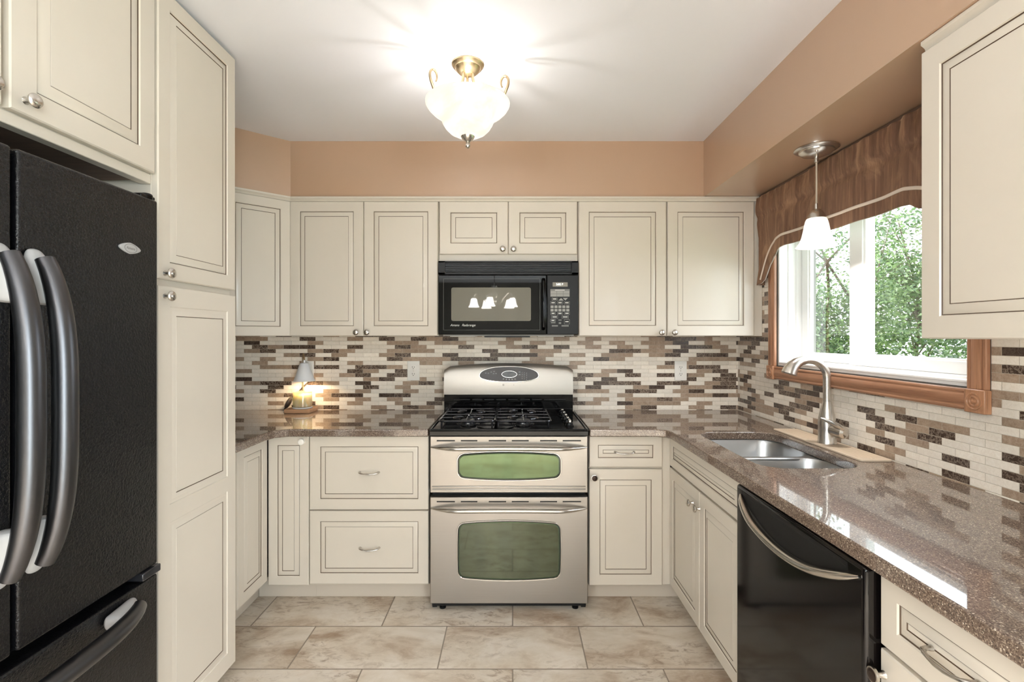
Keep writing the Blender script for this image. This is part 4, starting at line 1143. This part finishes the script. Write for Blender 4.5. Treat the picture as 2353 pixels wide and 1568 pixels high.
bell = [(.030, 1.8090), (.0360, 1.8060), (.0400, 1.797), (.0440, 1.780), (.0485, 1.755), (.0540, 1.730), (.0620, 1.710), (.0720, 1.696), (.0760, 1.6915)]
inn = [(r - .003, z) for r, z in bell[::-1]]
MB().lathe(bell + inn + [bell[0]], (PX_, PY_, 0), M['shade'], 44, cap0=False, cap1=False).build('bell_shade', pn, angle=70)

# little lamp on the left counter
la = thing('candle_lamp', 'little white cone lamp on a square wooden base in the left counter corner', 'lamp', (-1.2575, 2.937, CT1))
MB().box(-1.331, -1.184, 2.872, 3.002, CT1 + .0006, CT1 + .0236, M['lampwood']).build('base', la, bevel=.002)
lx, ly, lz = -1.2478, 2.930, CT1 + .0238
MB().tube([(-1.2700, 2.990, lz), (-1.2700, 2.990, 1.185), (-1.2690, 2.987, 1.204), (-1.264, 2.978, 1.2185), (-1.256, 2.962, 1.2225), (-1.248, 2.948, 1.216), (-1.241, 2.938, 1.200), (-1.2380, 2.934, 1.182)], .0042, M['champ'], 10).build('gooseneck', la)
SX_, SY_ = -1.2380, 2.932
MB().lathe([(.0055, 1.186), (.0055, 1.170), (.0245, 1.1675), (.0260, 1.166), (.0420, 1.112), (.0612, 1.0610), (.0598, 1.0610), (.0405, 1.112), (.0245, 1.164)], (SX_, SY_, 0), M['lampwhite'], 36).build('cone_shade', la)
MB().lathe([(.010, 1.150), (.022, 1.120), (.024, 1.100), (.016, 1.086), (.004, 1.082)], (SX_, SY_, 0), M['bowl'], 20).build('bulb', la)
cb = MB(); cb.tube([(-1.236, 3.010, 1.075), (-1.250, 3.008, 1.045), (-1.275, 3.006, 1.020), (-1.300, 3.0, .990), (-1.334, 2.99, .962), (-1.346, 2.985, .945)], .0038, M['cord'], 8)
cb.tube([(-1.368, 2.975, .897), (-1.378, 2.975, .886), (-1.374, 2.965, .8825), (-1.340, 3.008, .8825)], .0036, M['cord'], 8)
co = plab(cb.build('cord', la), 'dark power cord')
cs = MB(); cs.tube([(-1.338, 2.981, .958), (-1.342, 2.981, .950), (-1.350, 2.980, .932), (-1.360, 2.978, .912), (-1.368, 2.976, .898), (-1.371, 2.975, .892)], [.006, .016, .0225, .0215, .014, .005], M['cord'], 16, .6)
cs.build('switch', co)
cj = thing('candle_jar', 'cream printed glass candle jar standing on the base of the little lamp', 'candle', (lx, ly, lz))
MB().lathe([(.0535, .0004), (.0560, .002), (.0560, .007), (.0520, .0085)], (lx, ly, lz), M['lampwhite'], 36).build('base_ring', cj)
MB().lathe([(.0500, .009), (.0530, .0125), (.0535, .030), (.0535, .094), (.0525, .098), (.0512, .098), (.0510, .084), (.0508, .083)], (lx, ly, lz), M['candle'], 40).build('jar', cj)
MB().lathe([(.048, .0130), (.0503, .016), (.0503, .0815), (.047, .0825), (.002, .0818)], (lx, ly, lz), M['wax'], 36).build('wax', cj)

# dining-room chandelier (seen in the microwave door)
HX, HY = -.255, -1.55
ch = thing('chandelier', 'five-armed chandelier with white bell shades, mirrored in the microwave door', 'chandelier', (HX, HY, CEIL))
MB().lathe([(.065, 2.4003), (.065, 2.392), (.045, 2.378), (.012, 2.366)], (HX, HY, 0), M['nickel'], 32).build('ceiling_plate', ch)
MB().tube([(HX, HY, 2.37), (HX, HY, 2.02)], .006, M['nickel'], 10).build('stem', ch)
MB().lathe([(.008, 2.03), (.020, 2.01), (.012, 1.98), (.016, 1.90), (.030, 1.83), (.030, 1.80), (.014, 1.775), (.010, 1.760), (.002, 1.750)], (HX, HY, 0), M['nickel'], 28).build('column', ch)
arm0 = None
for k in range(5):
    a = radians(100 + 72 * k); C_, S_ = cos(a), sin(a)
    pr = [(.02, 1.80), (.06, 1.775), (.12, 1.80), (.17, 1.875), (.225, 1.92), (.27, 1.905), (.285, 1.87)]
    ar = MB().tube([(HX + r * C_, HY + r * S_, z) for r, z in pr], .006, M['nickel'], 8).build('arm', ch)
    sl = MB().tube([(HX + r * C_, HY + r * S_, z) for r, z in ((.015, 1.83), (.05, 1.92), (.055, 2.0), (.03, 2.03), (.012, 2.0))], .0045, M['nickel'], 8).build('scroll', ar)
    x, y = HX + .285 * C_, HY + .285 * S_
    MB().lathe([(.006, 1.874), (.022, 1.866), (.028, 1.845)], (x, y, 0), M['nickel'], 20).build('socket_cup', ar)
    bl = [(r * .98, z - 1.809 + 1.846) for r, z in bell]; inn = [(r - .003, z) for r, z in bl[::-1]]
    MB().lathe(bl + inn + [bl[0]], (x, y, 0), M['shade_b'], 28, cap0=False, cap1=False).build('bell_shade', ar, angle=70)
    point('chandelier_bulb', (x, y, 1.775), CHAND, WARM, .022)

# ------------------------------------------------------------------ garden outside
struct(MB().box(1.75, 30, -12, 30, -.60, -.50, M['grass']).build('ground'))
def tree(name, label, x, y, zg, h, r, cz, sq, nl, size, mat, seed, trunk=.10, cat='tree', group=None, nb=16):
    rnd = random.Random(seed)
    t = thing(name, label, cat, (x, y, zg), 0, group)
    tk = MB(); top = cz + r * sq * .55
    P = [(x + rnd.uniform(-.08, .08) * i, y + rnd.uniform(-.08, .08) * i, zg + (top - zg) * i / 6) for i in range(7)]
    tk.tube(P, [trunk * (1 - .13 * i) for i in range(7)], M['bark'], 9)
    tips = []
    for b in range(nb):
        i = rnd.randint(1, 5); s_ = Vector(P[i]); a = rnd.uniform(0, 2 * pi)
        e_ = Vector((x + r * rnd.uniform(.5, .95) * cos(a), y + r * rnd.uniform(.5, .95) * sin(a), cz + r * sq * rnd.uniform(-.8, .85)))
        m_ = s_.lerp(e_, .5) + Vector((0, 0, rnd.uniform(-.1, .25) * r))
        tk.tube([tuple(s_), tuple(m_), tuple(e_)], [trunk * .32, trunk * .2, trunk * .05], M['bark'], 6)
        tips += [(e_, .50), (m_, .40), (s_.lerp(e_, .8), .5)]
        for q in range(3):
            f_ = m_.lerp(e_, rnd.random()) + Vector((rnd.gauss(0, .28), rnd.gauss(0, .28), rnd.gauss(0, .22))) * r
            tk.tube([tuple(m_.lerp(e_, .3)), tuple(f_)], [trunk * .10, trunk * .03], M['bark'], 5); tips.append((f_, .34))
    tk.build('trunk', t)
    vs, fs = [], []
    for k in range(nl):
        c_, w_ = tips[rnd.randrange(len(tips))]
        p_ = c_ + Vector((rnd.gauss(0, .42), rnd.gauss(0, .42), rnd.gauss(0, .34))) * (w_ * r)
        k_ = Vector(((p_.x - x) / r, (p_.y - y) / r, (p_.z - cz) / (r * sq))).length
        if p_.z < zg + .05 or k_ > 1.0: continue
        L_ = size * rnd.uniform(.6, 1.25); d_ = Vector((rnd.gauss(0, 1), rnd.gauss(0, 1), rnd.gauss(-.25, .6))).normalized()
        n_ = Vector((rnd.gauss(0, .7), rnd.gauss(0, .7), 1)).normalized(); s_ = d_.cross(n_)
        if s_.length < .05: continue
        s_ = s_.normalized() * L_ * .27; u_ = s_.cross(d_).normalized() * L_ * .07
        b = len(vs); vs += [tuple(p_), tuple(p_ + d_ * L_ * .45 + s_ + u_), tuple(p_ + d_ * L_), tuple(p_ + d_ * L_ * .45 - s_ + u_)]
        fs += [(b, b + 1, b + 2), (b, b + 2, b + 3)]
    me = bpy.data.meshes.new('foliage'); inv = Matrix.Translation((-x, -y, -zg))
    me.from_pydata([tuple(inv @ Vector(v)) for v in vs], [], fs); me.materials.append(mat); me.update()
    o = bpy.data.objects.new('foliage', me); COL.objects.link(o); o.parent = t
    return t
def polar(deg, d): return d * sin(radians(deg)), d * cos(radians(deg))
for (dg_, ds, h, r, cz, sq, nl, sz, mt_, lb) in TREES:
    x, y = polar(dg_, ds)
    tree('tree', lb, x, y, -.5, h, r, cz, sq, nl, sz, M[mt_], int(dg_ * 10), .052)
for (dg_, ds, r, cz, nl, sz, mt_, lb) in SHRUBS:
    x, y = polar(dg_, ds)
    tree('shrub', lb, x, y, -.5, 1.2, r, cz, .8, nl, sz, M[mt_], int(dg_ * 10) + 3, .03, 'shrub', nb=12)

# ------------------------------------------------------------------ light and camera
for k in range(2):
    point('bowl_bulb', (LX + BULBS[k][0], LY + BULBS[k][1], 2.214), BOWL / 2, (1.0, .95, .89), .008)
point('pendant_bulb', (PX_, PY_, 1.738), PEND, WARM, .018)
l = bpy.data.lights.new('lamp_bulb', 'SPOT'); l.energy = LAMP; l.color = (1.0, .72, .42); l.shadow_soft_size = .018; l.spot_size = radians(165); l.spot_blend = .4
o = bpy.data.objects.new('lamp_bulb', l); COL.objects.link(o); o.location = (SX_, SY_, 1.076)
l = bpy.data.lights.new('patio_fill', 'AREA'); l.shape = 'RECTANGLE'; l.size = PZ1 - .15; l.size_y = PY1 - PY0 - .1; l.energy = PATIO_FILL; l.color = (.84, .92, 1.0)  # added fill lamp shining in through the invented patio door
o = bpy.data.objects.new('patio_fill', l); COL.objects.link(o); o.location = (XR + .24, (PY0 + PY1) / 2, PZ1 / 2); o.rotation_euler = (0, radians(90), 0)
l = bpy.data.lights.new('dining_fill', 'AREA'); l.shape = 'RECTANGLE'; l.size = QZ1 - QZ0 - .1; l.size_y = QY1 - QY0 - .1; l.energy = DINING_FILL; l.color = (.90, .94, 1.0)  # second added fill lamp, behind the invented dining window
o = bpy.data.objects.new('dining_fill', l); COL.objects.link(o); o.location = (XL - .14, (QY0 + QY1) / 2, (QZ0 + QZ1) / 2); o.rotation_euler = (0, radians(-90), 0)
l = bpy.data.lights.new('window_portal', 'AREA'); l.shape = 'RECTANGLE'; l.size = WZ1 - WZ0; l.size_y = WY1 - WY0; l.cycles.is_portal = True
o = bpy.data.objects.new('window_portal', l); COL.objects.link(o); o.location = (XR + .19, (WY0 + WY1) / 2, (WZ0 + WZ1) / 2); o.rotation_euler = (0, radians(90), 0)
s = bpy.data.lights.new('sun', 'SUN'); s.energy = SUN; s.angle = radians(8); s.color = (1, .96, .88)
o = bpy.data.objects.new('sun', s); COL.objects.link(o); o.rotation_euler = Vector((.62, .18, -.76)).to_track_quat('-Z', 'Y').to_euler()

W_ = bpy.data.worlds.new('overcast_sky'); SC.world = W_; W_.use_nodes = True
nt = W_.node_tree; nt.nodes.clear()
bgN = nt.nodes.new('ShaderNodeBackground'); bgN.inputs[0].default_value = (.84, .90, 1.0, 1); bgN.inputs[1].default_value = SKY
ou_ = nt.nodes.new('ShaderNodeOutputWorld'); nt.links.new(bgN.outputs[0], ou_.inputs[0])

cd = bpy.data.cameras.new('camera'); cam = bpy.data.objects.new('camera', cd); COL.objects.link(cam)
cam.location = (0, 0, 1.33); cam.rotation_euler = (radians(90), 0, 0)
cd.sensor_width = 36; cd.lens = 36 * 1134 / 2353; cd.shift_x = -1.5 / 2353; cd.shift_y = -12 / 2353; cd.clip_start = .05; cd.clip_end = 200
SC.camera = cam
vs_ = SC.view_settings; vs_.view_transform = 'Standard'; vs_.look = 'None'; vs_.gamma = 1.0; vs_.use_curve_mapping = False; vs_.exposure = EXPO
SC.cycles.max_bounces = 10; SC.cycles.diffuse_bounces = 5; SC.cycles.glossy_bounces = 5; SC.cycles.transparent_max_bounces = 12
SC.cycles.sample_clamp_indirect = 4.0; SC.cycles.use_denoising = True; SC.cycles.caustics_reflective = False; SC.cycles.caustics_refractive = False
